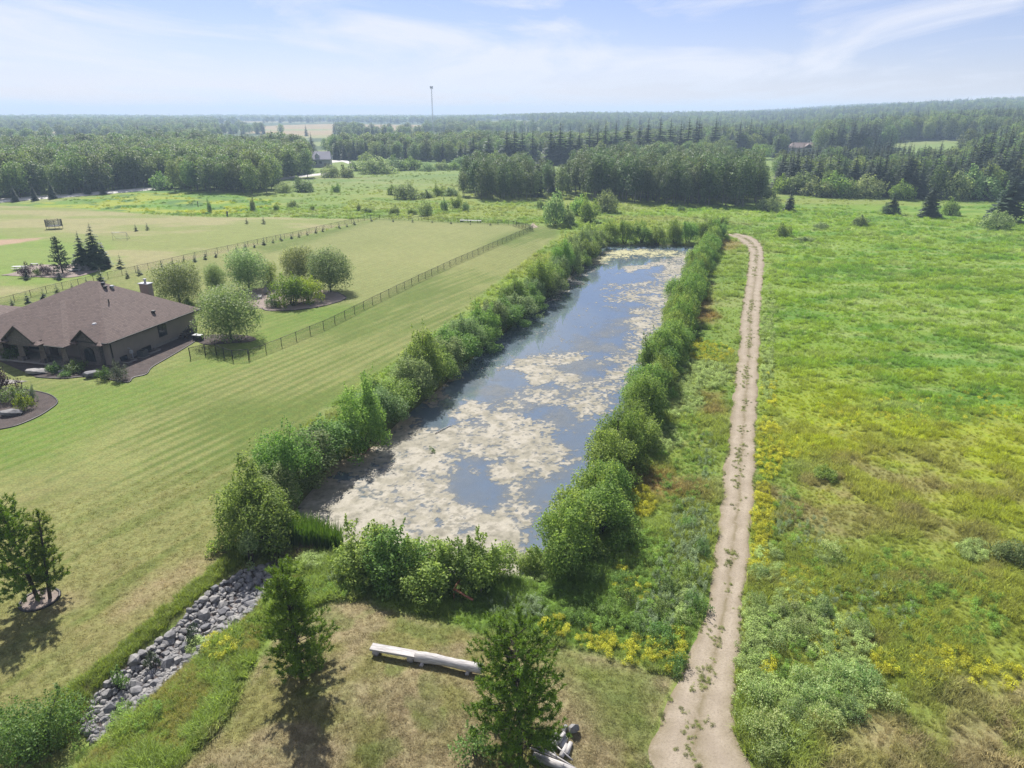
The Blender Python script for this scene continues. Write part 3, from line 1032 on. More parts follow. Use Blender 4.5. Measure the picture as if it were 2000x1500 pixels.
def build_pond():
    big = np.array(POND)
    # flat convex sheet that runs into the banks all round
    pts = sorted(map(tuple, big))
    def half(seq):
        h = []
        for p in seq:
            while len(h) > 1 and (h[-1][0] - h[-2][0]) * (p[1] - h[-2][1]) - (h[-1][1] - h[-2][1]) * (p[0] - h[-2][0]) <= 0:
                h.pop()
            h.append(p)
        return h[:-1]
    hull = half(pts) + half(pts[::-1])
    me = bpy.data.meshes.new('water')
    me.from_pydata([(x, y, WATER_Z) for x, y in hull], [], [tuple(range(len(hull)))])
    me.materials.append(water_mat()); me.update()
    tag(link('water', me), kind='structure')
    # floating algae: a real sheet cut out where the scum lies
    xs = np.arange(big[:, 0].min(), big[:, 0].max(), 0.11)
    ys = [big[:, 1].min()]
    while ys[-1] < big[:, 1].max():
        ys.append(ys[-1] + 0.11 * max(1.0, ys[-1] / 60))
    ys = np.array(ys)
    X, Y = np.meshgrid(xs, ys)
    d = sdpoly(big, X, Y, 2)
    # along / across the pond
    def poly_amt(pts, soft, jx=0.0):
        return smooth(soft, -soft, sdpoly(plan(pts, WATER_Z), X, Y, soft + 2) + jx)
    J = (fbm(X / 3.5, Y / 3.5, 5, 101) - 0.5)
    a = np.full(X.shape, 0.10)
    near = poly_amt([(560, 990), (650, 900), (760, 820), (870, 840), (960, 800), (1080, 830), (1110, 900), (1060, 960), (1010, 1140), (560, 1100)], 2.5, J * 6)
    a = np.maximum(a, near * 0.86)
    a = np.maximum(a, poly_amt([(560, 980), (640, 910), (700, 860), (740, 870), (720, 960), (780, 1030), (900, 1020), (1010, 1010), (1000, 1140), (560, 1100)], 2.0, J * 4) * 1.25)
    for pts, s, v in (
            ([(640, 905), (700, 850), (790, 790), (850, 745), (885, 700), (905, 720), (870, 775), (800, 830), (760, 850), (720, 880)], 2.0, 1.1),
            ([(890, 815), (915, 782), (960, 805), (975, 825), (930, 832)], 1.6, 0.9),
            ([(990, 720), (1010, 700), (1075, 690), (1140, 685), (1130, 705), (1080, 722), (1140, 740), (1115, 750), (1030, 755)], 2.2, 0.85),
            ([(960, 800), (1000, 765), (1090, 760), (1180, 765), (1140, 820), (1060, 805), (1010, 800)], 2.4, 0.72),
            ([(1050, 790), (1140, 745), (1200, 680), (1232, 620), (1275, 540), (1300, 500), (1360, 480), (1360, 560), (1260, 740), (1150, 850)], 2.2, 0.70),
            ([(940, 860), (1000, 830), (1090, 850), (1050, 900), (950, 890)], 2.4, 0.85),
            ([(1190, 560), (1290, 540), (1310, 560), (1260, 585), (1190, 600)], 3.0, 0.60),
            ([(1140, 505), (1190, 488), (1330, 488), (1330, 505), (1240, 500), (1160, 520)], 3.0, 0.72),
            ([(1020, 625), (1040, 600), (1100, 560), (1140, 520), (1160, 525), (1090, 590)], 2.0, 0.55),
            ([(1220, 520), (1290, 512), (1300, 522), (1230, 530)], 1.5, 0.8)):
        a = np.maximum(a, poly_amt(pts, s, J * 7) * v)
    hole = poly_amt([(868, 905), (900, 893), (978, 895), (975, 930), (1000, 960), (985, 1005), (905, 1008), (890, 965)], 1.3, J * 4)
    a = a * (1 - hole * 0.86)
    hole2 = poly_amt([(650, 935), (690, 915), (700, 935), (670, 945)], 0.8, J * 2)
    a = a * (1 - hole2)
    n = 0.42 * fbm(X / 1.7, Y / 1.7, 5, 103, 0.6) + 0.58 * fbm(X / 0.38, Y / 0.38, 3, 105, 0.65)
    n = (n - 0.5) * 2.3 + 0.5
    film = np.clip((a + 0.16 - n) / 0.36, 0, 1) ** 1.2
    thin = smooth(0.30, 0.62, fbm(X / 2.6, Y / 3.4, 5, 111, 0.6)) * np.maximum(near, poly_amt([(880, 800), (960, 740), (1090, 690), (1190, 640), (1290, 520), (1330, 500), (1300, 600), (1200, 780), (1120, 860)], 4.0, J * 8) * 0.8)
    thin = thin * (1 - hole * 0.75) * (1 - hole2)
    film = np.maximum(film, 0.62 * thin * (0.55 + 0.6 * fbm(X / 0.4, Y / 0.4, 3, 113)))
    cover = ((n < a + 0.14) | (thin > 0.04)) & (d < 0.4)
    Q_keep = cover[:-1, :-1]
    na = X.shape[1]
    i = np.arange(X.shape[0] - 1)[:, None] * na + np.arange(na - 1)[None]
    Q = np.stack([i, i + 1, i + 1 + na, i + na], -1)[Q_keep]
    # ragged cell corners
    jx = (_hash(np.arange(X.size).reshape(X.shape), Y * 0 + 1, 3) - 0.5) * 0.09
    jy = (_hash(np.arange(X.size).reshape(X.shape), Y * 0 + 2, 4) - 0.5) * 0.09
    V = np.stack([X + jx, Y + jy, np.full(X.shape, WATER_Z + 0.012) + 0.01 * n], -1).reshape(-1, 3)
    used = np.unique(Q)
    remap = np.zeros(len(V), np.int64); remap[used] = np.arange(len(used))
    mud = np.maximum(poly_amt([(560, 990), (640, 905), (700, 860), (800, 790), (885, 695), (910, 690), (900, 735), (830, 800), (750, 850), (700, 890), (650, 940)], 2.0, J * 5), 0)
    far_y = poly_amt([(1140, 520), (1190, 485), (1340, 485), (1330, 500), (1240, 505)], 2.0)
    base = np.ones(X.shape + (3,)) * s2l((194, 187, 171)) * 0.50
    base = mix3(base, s2l((172, 166, 148)) * 0.50, smooth(0.42, 0.62, fbm(X / 1.2, Y / 1.2, 4, 107)))
    base = mix3(base, s2l((138, 134, 118)) * 0.50, smooth(0.54, 0.68, fbm(X / 0.55, Y / 0.45, 4, 108, 0.6)) * 0.7)
    base = mix3(base, s2l((150, 156, 158)) * 0.50, smooth(0.30, -0.05, a - n) * 0.7)
    base = mix3(base, s2l((170, 148, 116)) * 0.50, mud * 0.8)
    base = mix3(base, s2l((206, 202, 150)) * 0.50, far_y * 0.8)
    base = base * (0.86 + 0.28 * fbm(X / 0.35, Y / 0.35, 2, 109))[..., None]
    m, nt, out2 = new_mat('pond_algae')
    at = nd(nt, 'ShaderNodeAttribute', attribute_name='surface')
    tc = nd(nt, 'ShaderNodeTexCoord')
    nn = noise(nt, tc.outputs['Object'], 7, 5, 0.7)
    hs = nd(nt, 'ShaderNodeHueSaturation')
    mr = nd(nt, 'ShaderNodeMapRange')
    mr.inputs['From Min'].default_value = 0.3; mr.inputs['From Max'].default_value = 0.7
    mr.inputs['To Min'].default_value = 0.8; mr.inputs['To Max'].default_value = 1.15
    nt.links.new(nn, mr.inputs['Value']); nt.links.new(mr.outputs[0], hs.inputs['Value']); nt.links.new(at.outputs['Color'], hs.inputs['Color'])
    b = nd(nt, 'ShaderNodeBsdfPrincipled')
    b.inputs['Roughness'].default_value = 0.75
    b.inputs['Specular IOR Level'].default_value = 0.2
    nt.links.new(hs.outputs[0], b.inputs['Base Color'])
    fa = nd(nt, 'ShaderNodeAttribute', attribute_name='film')
    tr = nd(nt, 'ShaderNodeBsdfTransparent')
    mx = nd(nt, 'ShaderNodeMixShader')
    nt.links.new(fa.outputs['Fac'], mx.inputs[0]); nt.links.new(tr.outputs[0], mx.inputs[1]); nt.links.new(b.outputs[0], mx.inputs[2])
    nt.links.new(mx.outputs[0], out2.inputs[0])
    me = mesh_np('pond_algae', V[used], quads=remap[Q], mats=[m])
    col = np.ones((len(used), 4), np.float32); col[:, :3] = base.reshape(-1, 3)[used]
    ca = me.color_attributes.new('surface', 'FLOAT_COLOR', 'POINT'); ca.data.foreach_set('color', col.ravel())
    fa = me.attributes.new('film', 'FLOAT', 'POINT'); fa.data.foreach_set('value', film.ravel()[used].astype(np.float32))
    o = link('pond_algae', me)
    tag(o, 'pale beige scum of algae floating in ragged patches on the pond', 'algae', kind='stuff')


build_pond()


# ------------------------------------------------------------------ scatter of uncountable ground cover (geometry nodes)
def scatter(name, label, cat, pts, rot, scl, tint, protos):
    """one object whose points carry instances of the tuft meshes"""
    n = len(pts)
    me = bpy.data.meshes.new(name)
    me.vertices.add(n); me.vertices.foreach_set('co', np.asarray(pts, np.float32).ravel())
    for nm, ty, key, arr in (('turn', 'FLOAT_VECTOR', 'vector', rot), ('size', 'FLOAT_VECTOR', 'vector', scl), ('tint', 'FLOAT_COLOR', 'color', tint)):
        at = me.attributes.new(nm, ty, 'POINT')
        at.data.foreach_set(key, np.asarray(arr, np.float32).ravel())
    k = me.attributes.new('variant', 'INT', 'POINT')
    k.data.foreach_set('value', RNG.integers(0, len(protos), n).astype(np.int32))
    c = bpy.data.collections.new(name + '_kinds')
    for i, pm in enumerate(protos):
        c.objects.link(bpy.data.objects.new('%s_kind_%02d' % (name, i), pm))
    ng = bpy.data.node_groups.new(name, 'GeometryNodeTree')
    ng.interface.new_socket('Geometry', in_out='INPUT', socket_type='NodeSocketGeometry')
    ng.interface.new_socket('Geometry', in_out='OUTPUT', socket_type='NodeSocketGeometry')
    N = ng.nodes.new; Lk = ng.links.new
    gi = N('NodeGroupInput'); go = N('NodeGroupOutput')
    ci = N('GeometryNodeCollectionInfo')
    ci.inputs['Collection'].default_value = c
    ci.inputs['Separate Children'].default_value = True
    ci.inputs['Reset Children'].default_value = True
    ip = N('GeometryNodeInstanceOnPoints')
    ip.inputs['Pick Instance'].default_value = True
    def attr(nm, ty):
        a = N('GeometryNodeInputNamedAttribute'); a.data_type = ty
        a.inputs['Name'].default_value = nm
        return a.outputs[0]
    Lk(gi.outputs[0], ip.inputs['Points'])
    Lk(ci.outputs[0], ip.inputs['Instance'])
    Lk(attr('variant', 'INT'), ip.inputs['Instance Index'])
    Lk(attr('turn', 'FLOAT_VECTOR'), ip.inputs['Rotation'])
    Lk(attr('size', 'FLOAT_VECTOR'), ip.inputs['Scale'])
    Lk(ip.outputs[0], go.inputs[0])
    o = link(name, me)
    md = o.modifiers.new('scatter', 'NODES'); md.node_group = ng
    tag(o, label, cat, kind='stuff')
    return o


def tuft(seed, blades, h, spread, width, bend=0.5):
    rng = np.random.default_rng(seed)
    a = rng.random(blades) * 2 * pi
    r = spread * np.sqrt(rng.random(blades))
    b = np.stack([r * np.cos(a), r * np.sin(a), np.zeros(blades) - 0.05], 1)
    hh = h * (0.55 + 0.6 * rng.random(blades))
    lean = rng.normal(size=(blades, 2)) * bend * hh[:, None] * 0.6
    tip = b + np.stack([lean[:, 0], lean[:, 1], hh], 1)
    mid = b + np.stack([lean[:, 0] * .35, lean[:, 1] * .35, hh * .55], 1)
    sa = rng.random(blades) * pi
    s = np.stack([np.cos(sa), np.sin(sa), np.zeros(blades)], 1) * width
    V = np.stack([b - s, b + s, mid + s * .8, tip, mid - s * .8], 1)
    i = np.arange(blades)[:, None] * 5
    Q = (i + np.array([[0, 1, 2, 4]])); T = (i + np.array([[4, 2, 3]]))
    return mesh_np('tuft', V.reshape(-1, 3), quads=Q, tris=T, mats=[M['tuft']])


def forb(seed, h, spread, n, leaf):
    """a bushy weed: domed cloud of small leaves on thin stems"""
    rng = np.random.default_rng(seed)
    lob = [((rng.normal() * spread * .35, rng.normal() * spread * .35, h * (0.4 + .4 * rng.random())), (spread * .4, spread * .4, h * .35)) for _ in range(6)]
    p, nr = lobed_points(rng, lob, n, 0.3, 0.02)
    V, Q = leaf_quads(p, nr, leaf * (0.6 + 0.8 * rng.random(len(p))), rng, 0.5)
    return mesh_np('forb', V, quads=Q, mats=[M['tuft']])


G_TALL = [tuft(100 + i, 46, 0.55, 0.34, 0.018, 0.8) for i in range(5)]
G_SHORT = [tuft(120 + i, 34, 0.13, 0.26, 0.012, 0.9) for i in range(4)]
G_BIG = [tuft(130 + i, 60, 0.8, 0.75, 0.035, 0.9) for i in range(4)]
FORB = [forb(140 + i, 0.6, 0.42, 170, 0.085) for i in range(5)]
SPIKE = [forb(150 + i, 0.8, 0.26, 120, 0.07) for i in range(4)]


def rnd_pts(poly, n):
    poly = np.asarray(poly)
    lo = poly.min(0); hi = poly.max(0)
    out = np.zeros((0, 2))
    while len(out) < n:
        p = lo + (hi - lo) * RNG.random((n * 2, 2))
        p = p[sdpoly(poly, p[:, 0], p[:, 1]) < 0]
        out = np.vstack([out, p])
    return out[:n]


track_poly = np.vstack([TRL, TRR[::-1]])


def keep_clear(p, margin=0.1, pond=0.6):
    ok = sdpoly(track_poly, p[:, 0], p[:, 1]) > margin
    ok &= sdpoly(POND, p[:, 0], p[:, 1]) > pond
    return p[ok]


def lay(p, size, tintk=1.0, jitter=0.3, lean=0.15, tcol=None):
    n = len(p)
    z = H(p[:, 0], p[:, 1])
    pts = np.stack([p[:, 0], p[:, 1], z], 1)
    rot = np.stack([RNG.normal(size=n) * lean, RNG.normal(size=n) * lean, RNG.random(n) * 2 * pi], 1)
    s = np.asarray(size) * (0.7 + 0.6 * RNG.random(n))
    scl = np.stack([s, s, s * (0.75 + 0.5 * RNG.random(n))], 1)
    c = ground_col(p[:, 0], p[:, 1]) if tcol is None else np.ones((n, 3)) * np.asarray(tcol)
    c = c * tintk * (1 - jitter + 2 * jitter * RNG.random(n))[:, None]
    return pts, rot, scl, np.concatenate([np.clip(c, 0, 0.9), np.ones((n, 1))], 1)


def cat_(*L):
    return [np.vstack(z) for z in zip(*L)]


def polar_pts(n, r0, r1, a0, a1, power=1.0):
    u = RNG.random(n)
    r = r0 * (r1 / r0) ** u
    a = np.radians(a0 + (a1 - a0) * RNG.random(n))
    return np.stack([r * np.sin(a), r * np.cos(a)], 1)


def build_ground_cover():
    # tall meadow grass: right of the track and round the pond's banks
    p = polar_pts(130000, 26, 260, -46, 52)
    inside = (sdpoly(LAWN, p[:, 0], p[:, 1], 3) > 0.2) & (sdpoly(MOUND, p[:, 0], p[:, 1], 3) > 0.1) & (sdpoly(DITCH, p[:, 0], p[:, 1], 3) > 0.1)
    inside &= sdpoly(DITCH, p[:, 0], p[:, 1], 3) > 0.45
    inside &= (sdpoly(YARD, p[:, 0], p[:, 1], 3) > 0)
    p = keep_clear(p[inside], 0.15, 0.9)
    dr = sdpoly(DRY_BR, p[:, 0], p[:, 1], 3)
    p = p[(dr > 0) | (RNG.random(len(p)) < 0.25)]
    clump = fbm(p[:, 0] / 3.0, p[:, 1] / 3.0, 4, 201)
    r = np.hypot(p[:, 0], p[:, 1])
    sz = (0.35 + 0.75 * smooth(0.35, 0.65, clump)) * (1 + 0.5 * smooth(70, 200, r))
    a = lay(p, sz * 0.9, 1.5)
    # ditch shoulders and the ring round the mound
    e = rnd_pts(plan([(120, 1440), (200, 1330), (330, 1215), (430, 1130), (520, 1070), (470, 1060), (330, 1180), (230, 1270), (100, 1370), (0, 1500)]), 900)
    e = e[(sdpoly(DITCH, e[:, 0], e[:, 1]) > 0.3)]
    e2 = rnd_pts(plan([(200, 1440), (300, 1350), (410, 1255), (520, 1160), (560, 1110), (640, 1160), (540, 1215), (500, 1270), (430, 1360), (330, 1500), (100, 1560)]), 1500)
    e2 = e2[(sdpoly(DITCH, e2[:, 0], e2[:, 1]) > 0.0)]
    b = lay(e, 0.6, 1.25, tcol=c255(138, 158, 70)); c = lay(e2, 0.5, 1.4, tcol=c255(158, 158, 84))
    pts, rot, scl, tint = cat_(a, b, c)
    scatter('meadow_grass', 'tall green meadow grass covering the field and the pond banks', 'grass', pts, rot, scl, tint, G_TALL)
    # short tufts of the mown and dry ground
    p = np.vstack([polar_pts(36000, 24, 62, -50, 24), rnd_pts(DRY_BR, 2500)])
    ok = (sdpoly(MOUND, p[:, 0], p[:, 1], 3) < 0) | (sdpoly(LAWN, p[:, 0], p[:, 1], 3) < -0.5) | (sdpoly(DRY_BR, p[:, 0], p[:, 1], 3) < 0)
    p = keep_clear(p[ok], 0.1)
    scatter('short_grass', 'short dry mown grass in the foreground and on the lawn', 'grass', *lay(p, 0.75, 1.25), G_SHORT)
    # coarse tussocks out in the far fields
    p = polar_pts(15000, 150, 420, -44, 44)
    ok = (sdpoly(LAWN, p[:, 0], p[:, 1], 3) > 1) & (sdpoly(YARD, p[:, 0], p[:, 1], 3) > 1)
    p = keep_clear(p[ok], 1, 2)
    p = p[fbm(p[:, 0] / 14, p[:, 1] / 7, 3, 211) > 0.47]
    p = p[sdpoly(np.vstack([ROAD_A[0], ROAD_A[1][::-1]]), p[:, 0], p[:, 1], 20) > 10]
    scatter('rough_grass', 'rough tussock grass in the fields beyond the pond', 'grass', *lay(p, 0.7, 1.3), G_BIG)
    thin = lambda p, f: p[RNG.random(len(p)) < f]
    # weeds by colour: ellipses given where they stand
    def ell(spec):
        out = []
        for cx, cy_, rx, ry, n in spec:
            a = RNG.random(n) * 2 * pi; rr = np.sqrt(RNG.random(n))
            out += [flat(cx + rx * rr[i] * cos(a[i]), cy_ + ry * rr[i] * sin(a[i])) for i in range(n)]
        return keep_clear(np.array(out), -0.02, 0.8)
    yel_all = ell([(1500, 880, 30, 60, 420), (1490, 1000, 22, 60, 330), (1500, 760, 16, 50, 70), (1545, 880, 20, 20, 60), (1560, 1150, 40, 40, 120), (1480, 1085, 18, 40, 90), (1725, 1300, 24, 22, 60), (1820, 1300, 45, 42, 210), (1860, 1290, 30, 25, 60),
                  (1950, 1325, 60, 30, 60), (1385, 690, 50, 18, 260), (1370, 675, 30, 10, 90), (1245, 985, 34, 30, 260), (1085, 1228, 30, 22, 60), (1165, 1252, 45, 20, 50), (1240, 1275, 60, 25, 60), (1310, 1270, 25, 45, 110), (1230, 1150, 60, 40, 60),
                  (430, 1265, 40, 25, 60), (1500, 1300, 12, 20, 40), (1620, 1250, 40, 40, 30), (1850, 800, 150, 40, 160), (1620, 850, 80, 60, 90)])
    yellow = yel_all[RNG.random(len(yel_all)) < 0.5]
    scatter('yellow_wildflowers', 'yellow flowering weeds in drifts beside the gravel track and in the meadow', 'wildflowers', *lay(yellow, 0.72, 1.15, tcol=c255(206, 208, 76), jitter=0.4), FORB)
    pale = ell([(1500, 640, 14, 90, 260), (1497, 740, 12, 50, 90), (1360, 735, 70, 30, 420), (1330, 790, 45, 30, 240), (1290, 860, 40, 30, 150), (1500, 1110, 30, 40, 60), (1620, 1090, 30, 20, 60), (1560, 1200, 60, 60, 190), (1640, 1270, 60, 60, 150), (1480, 1230, 25, 40, 80),
                (1470, 1300, 30, 60, 120), (1520, 1400, 70, 70, 230), (1640, 1350, 80, 60, 190), (1900, 1080, 30, 20, 50), (1460, 465, 60, 10, 60), (610, 1100, 30, 14, 60), (1030, 1115, 40, 20, 90), (1325, 1180, 30, 50, 60), (1700, 640, 160, 80, 120), (380, 1250, 20, 14, 25)])
    scatter('pale_weeds', 'pale grey-green feathery weeds along the gravel track', 'weeds', *lay(pale, 0.8, 1.5, tcol=c255(160, 180, 112), jitter=0.4), FORB)
    blue = ell([(1350, 1040, 45, 60, 420), (1330, 1130, 55, 70, 460), (1280, 1210, 40, 40, 240), (1010, 1195, 60, 22, 240), (670, 1140, 26, 14, 70), (1380, 900, 20, 50, 120), (1400, 560, 25, 40, 80), (1570, 1040, 50, 40, 110), (1700, 1180, 120, 60, 150), (1530, 1010, 20, 40, 60)])
    scatter('thistle_weeds', 'blue-green thistle weeds between the pond hedge and the track', 'weeds', *lay(thin(blue, 0.36), 0.75, 1.6, tcol=c255(132, 150, 112), jitter=0.4), SPIKE)
    green = ell([(1240, 1100, 80, 70, 420), (1200, 1200, 90, 40, 260), (1330, 900, 60, 100, 260), (1120, 1180, 80, 40, 160), (1300, 1230, 60, 50, 150), (1560, 1300, 100, 120, 320), (1700, 1150, 150, 80, 330), (1850, 1200, 120, 80, 250), (1540, 1050, 40, 100, 140), (700, 1150, 120, 20, 160), (260, 1400, 60, 40, 80), (90, 1450, 80, 60, 60)])
    scatter('green_weeds', 'mid-green leafy weeds round the pond bank and beside the track', 'weeds', *lay(thin(green, 0.55), 0.75, 1.5, tcol=c255(122, 154, 70), jitter=0.4), FORB)
    # weeds down the middle and along the edges of the track
    k = RNG.integers(0, len(TRL) - 1, 3000)
    t = 0.46 + 0.09 * RNG.normal(size=3000)
    e = RNG.random(3000)
    t = np.where(e < 0.28, 0.0 + 0.06 * RNG.random(3000), np.where(e > 0.72, 1.0 - 0.06 * RNG.random(3000), t))
    p = TRL[k] * (1 - t)[:, None] + TRR[k] * t[:, None]
    p = p[(fbm(p[:, 0] / 2.2, p[:, 1] / 2.2, 3, 221) > 0.50)]
    pts, rot, scl, tint = lay(p, 0.42, 1.3, tcol=c255(136, 146, 82), jitter=0.45)
    scl[:, 2] *= 0.55
    scatter('track_weeds', 'small weeds growing along the middle strip of the gravel track', 'weeds', pts, rot, scl, tint, FORB)


build_ground_cover()

# ------------------------------------------------------------------ house beside the lawn
M['shingle'] = None


def shingle_mat():
    m, nt, out = new_mat('roof_shingle')
    tc = nd(nt, 'ShaderNodeTexCoord')
    sp = nd(nt, 'ShaderNodeSeparateXYZ')
    nt.links.new(tc.outputs['Object'], sp.inputs[0])
    cm = nd(nt, 'ShaderNodeCombineXYZ')
    ad = nd(nt, 'ShaderNodeMath', operation='ADD')
    nt.links.new(sp.outputs['X'], ad.inputs[0]); nt.links.new(sp.outputs['Y'], ad.inputs[1])
    nt.links.new(ad.outputs[0], cm.inputs[0]); nt.links.new(sp.outputs['Z'], cm.inputs[1])
    br = nd(nt, 'ShaderNodeTexBrick')
    br.inputs['Scale'].default_value = 1.0
    br.inputs['Brick Width'].default_value = 0.42
    br.inputs['Row Height'].default_value = 0.135
    br.inputs['Mortar Size'].default_value = 0.012
    br.inputs['Color1'].default_value = A(160, 140, 133)
    br.inputs['Color2'].default_value = A(132, 114, 108)
    br.inputs['Mortar'].default_value = A(78, 68, 68)
    nt.links.new(cm.outputs[0], br.inputs['Vector'])
    col = mixc(nt, ramp(nt, noise(nt, tc.outputs['Object'], 1.2, 5, 0.65), 0.35, 0.7), br.outputs['Color'], A(145, 126, 119))
    b = nd(nt, 'ShaderNodeBsdfPrincipled')
    b.inputs['Roughness'].default_value = 0.85
    b.inputs['Specular IOR Level'].default_value = 0.25
    nt.links.new(col, b.inputs['Base Color'])
    bp = nd(nt, 'ShaderNodeBump'); bp.inputs['Strength'].default_value = 0.5; bp.inputs['Distance'].default_value = 0.02
    nt.links.new(br.outputs['Fac'], bp.inputs['Height']); bp.invert = True
    nt.links.new(bp.outputs[0], b.inputs['Normal'])
    nt.links.new(b.outputs[0], out.inputs[0])
    return m


def siding_mat(name, c1, c2, row=0.16):
    m, nt, out = new_mat(name)
    tc = nd(nt, 'ShaderNodeTexCoord')
    sp = nd(nt, 'ShaderNodeSeparateXYZ'); nt.links.new(tc.outputs['Object'], sp.inputs[0])
    mu = nd(nt, 'ShaderNodeMath', operation='MULTIPLY'); mu.inputs[1].default_value = 1 / row
    fr = nd(nt, 'ShaderNodeMath', operation='FRACT')
    nt.links.new(sp.outputs['Z'], mu.inputs[0]); nt.links.new(mu.outputs[0], fr.inputs[0])
    b = nd(nt, 'ShaderNodeBsdfPrincipled'); b.inputs['Roughness'].default_value = 0.7
    col = mixc(nt, ramp(nt, noise(nt, tc.outputs['Object'], 0.7, 4), 0.3, 0.7), c1, c2)
    nt.links.new(col, b.inputs['Base Color'])
    bp = nd(nt, 'ShaderNodeBump'); bp.inputs['Strength'].default_value = 0.7; bp.inputs['Distance'].default_value = 0.02
    nt.links.new(fr.outputs[0], bp.inputs['Height']); nt.links.new(bp.outputs[0], b.inputs['Normal'])
    nt.links.new(b.outputs[0], out.inputs[0])
    return m


def stone_mat(name, c1, c2, c3, sc=2.2):
    m, nt, out = new_mat(name)
    tc = nd(nt, 'ShaderNodeTexCoord')
    v = nd(nt, 'ShaderNodeTexVoronoi'); v.inputs['Scale'].default_value = sc
    mp = nd(nt, 'ShaderNodeMapping'); mp.inputs['Scale'].default_value = (1, 1, 2.2)
    nt.links.new(tc.outputs['Object'], mp.inputs['Vector']); nt.links.new(mp.outputs[0], v.inputs['Vector'])
    col = mixc(nt, v.outputs['Color'], c1, c2)
    col = mixc(nt, ramp(nt, noise(nt, tc.outputs['Object'], 6, 5), 0.45, 0.7), col, c3)
    b = nd(nt, 'ShaderNodeBsdfPrincipled'); b.inputs['Roughness'].default_value = 0.85
    nt.links.new(col, b.inputs['Base Color'])
    bp = nd(nt, 'ShaderNodeBump'); bp.inputs['Strength'].default_value = 0.5; bp.inputs['Distance'].default_value = 0.05
    nt.links.new(v.outputs['Distance'], bp.inputs['Height']); nt.links.new(bp.outputs[0], b.inputs['Normal'])
    nt.links.new(b.outputs[0], out.inputs[0])
    return m


def glass_mat(name, c):
    m, nt, out = new_mat(name)
    b = nd(nt, 'ShaderNodeBsdfPrincipled')
    b.inputs['Base Color'].default_value = c
    b.inputs['Roughness'].default_value = 0.06
    nt.links.new(b.outputs[0], out.inputs[0])
    return m


M['shingle'] = shingle_mat()
M['siding'] = siding_mat('brown_siding', A(186, 171, 159), A(172, 159, 148))
M['ledge'] = stone_mat('ledge_stone', A(122, 112, 106), A(92, 86, 84), A(142, 132, 124))
M['column'] = stone_mat('column_stone', A(158, 142, 124), A(130, 116, 102), A(172, 158, 140), 3)
M['concrete'] = plain('concrete', A(182, 176, 168), A(160, 154, 148), 3, 0.9)
M['fascia'] = plain('dark_trim', A(44, 38, 37), A(36, 32, 31), 3, 0.5)
M['glass'] = glass_mat('window_glass', (0.02, 0.025, 0.03, 1))
M['white_paint'] = plain('white_paint', A(232, 232, 228), A(214, 214, 210), 4, 0.5)
M['vent_white'] = plain('white_metal', A(224, 226, 230), A(206, 208, 214), 4, 0.4)
M['black_metal'] = plain('black_metal', A(44, 44, 44), A(34, 34, 34), 6, 0.45)
M['ac_grey'] = plain('grey_metal', A(130, 134, 136), A(100, 104, 106), 6, 0.5, 0.3)
M['dark_timber'] = plain('dark_timber', A(84, 62, 54), A(64, 48, 42), 6, 0.7)
M['weather_wood'] = plain('weathered_wood', A(236, 232, 230, 1.2), A(178, 172, 170), 7, 0.85, bump=0.5, stretch=(0.25, 3, 3))
M['cut_wood'] = plain('cut_wood', A(206, 184, 150), A(176, 150, 118), 8, 0.85)
M['rust_pipe'] = plain('rust_pipe', A(186, 124, 96), A(156, 96, 74), 6, 0.7)
M['pvc'] = plain('pale_pipe', A(214, 206, 196), A(190, 182, 172), 6, 0.5)

HC = flat(220, 714)
HZ = hz(*HC)
HR = radians(-15.5)


def at_house(x, y):
    return (HC[0] + x * cos(HR) - y * sin(HR), HC[1] + x * sin(HR) + y * cos(HR))


def house_ray(px, py):
    u = (px - 1000) / FPX; v = (py - 750) / FPX
    d = Vector((u, cos(PITCH) - v * sin(PITCH), -sin(PITCH) - v * cos(PITCH)))
    Mi = (Matrix.Translation((HC[0], HC[1], HZ)) @ Matrix.Rotation(HR, 4, 'Z')).inverted()
    return Mi @ Vector((0, 0, CAM_H)), (Mi.to_3x3() @ d)


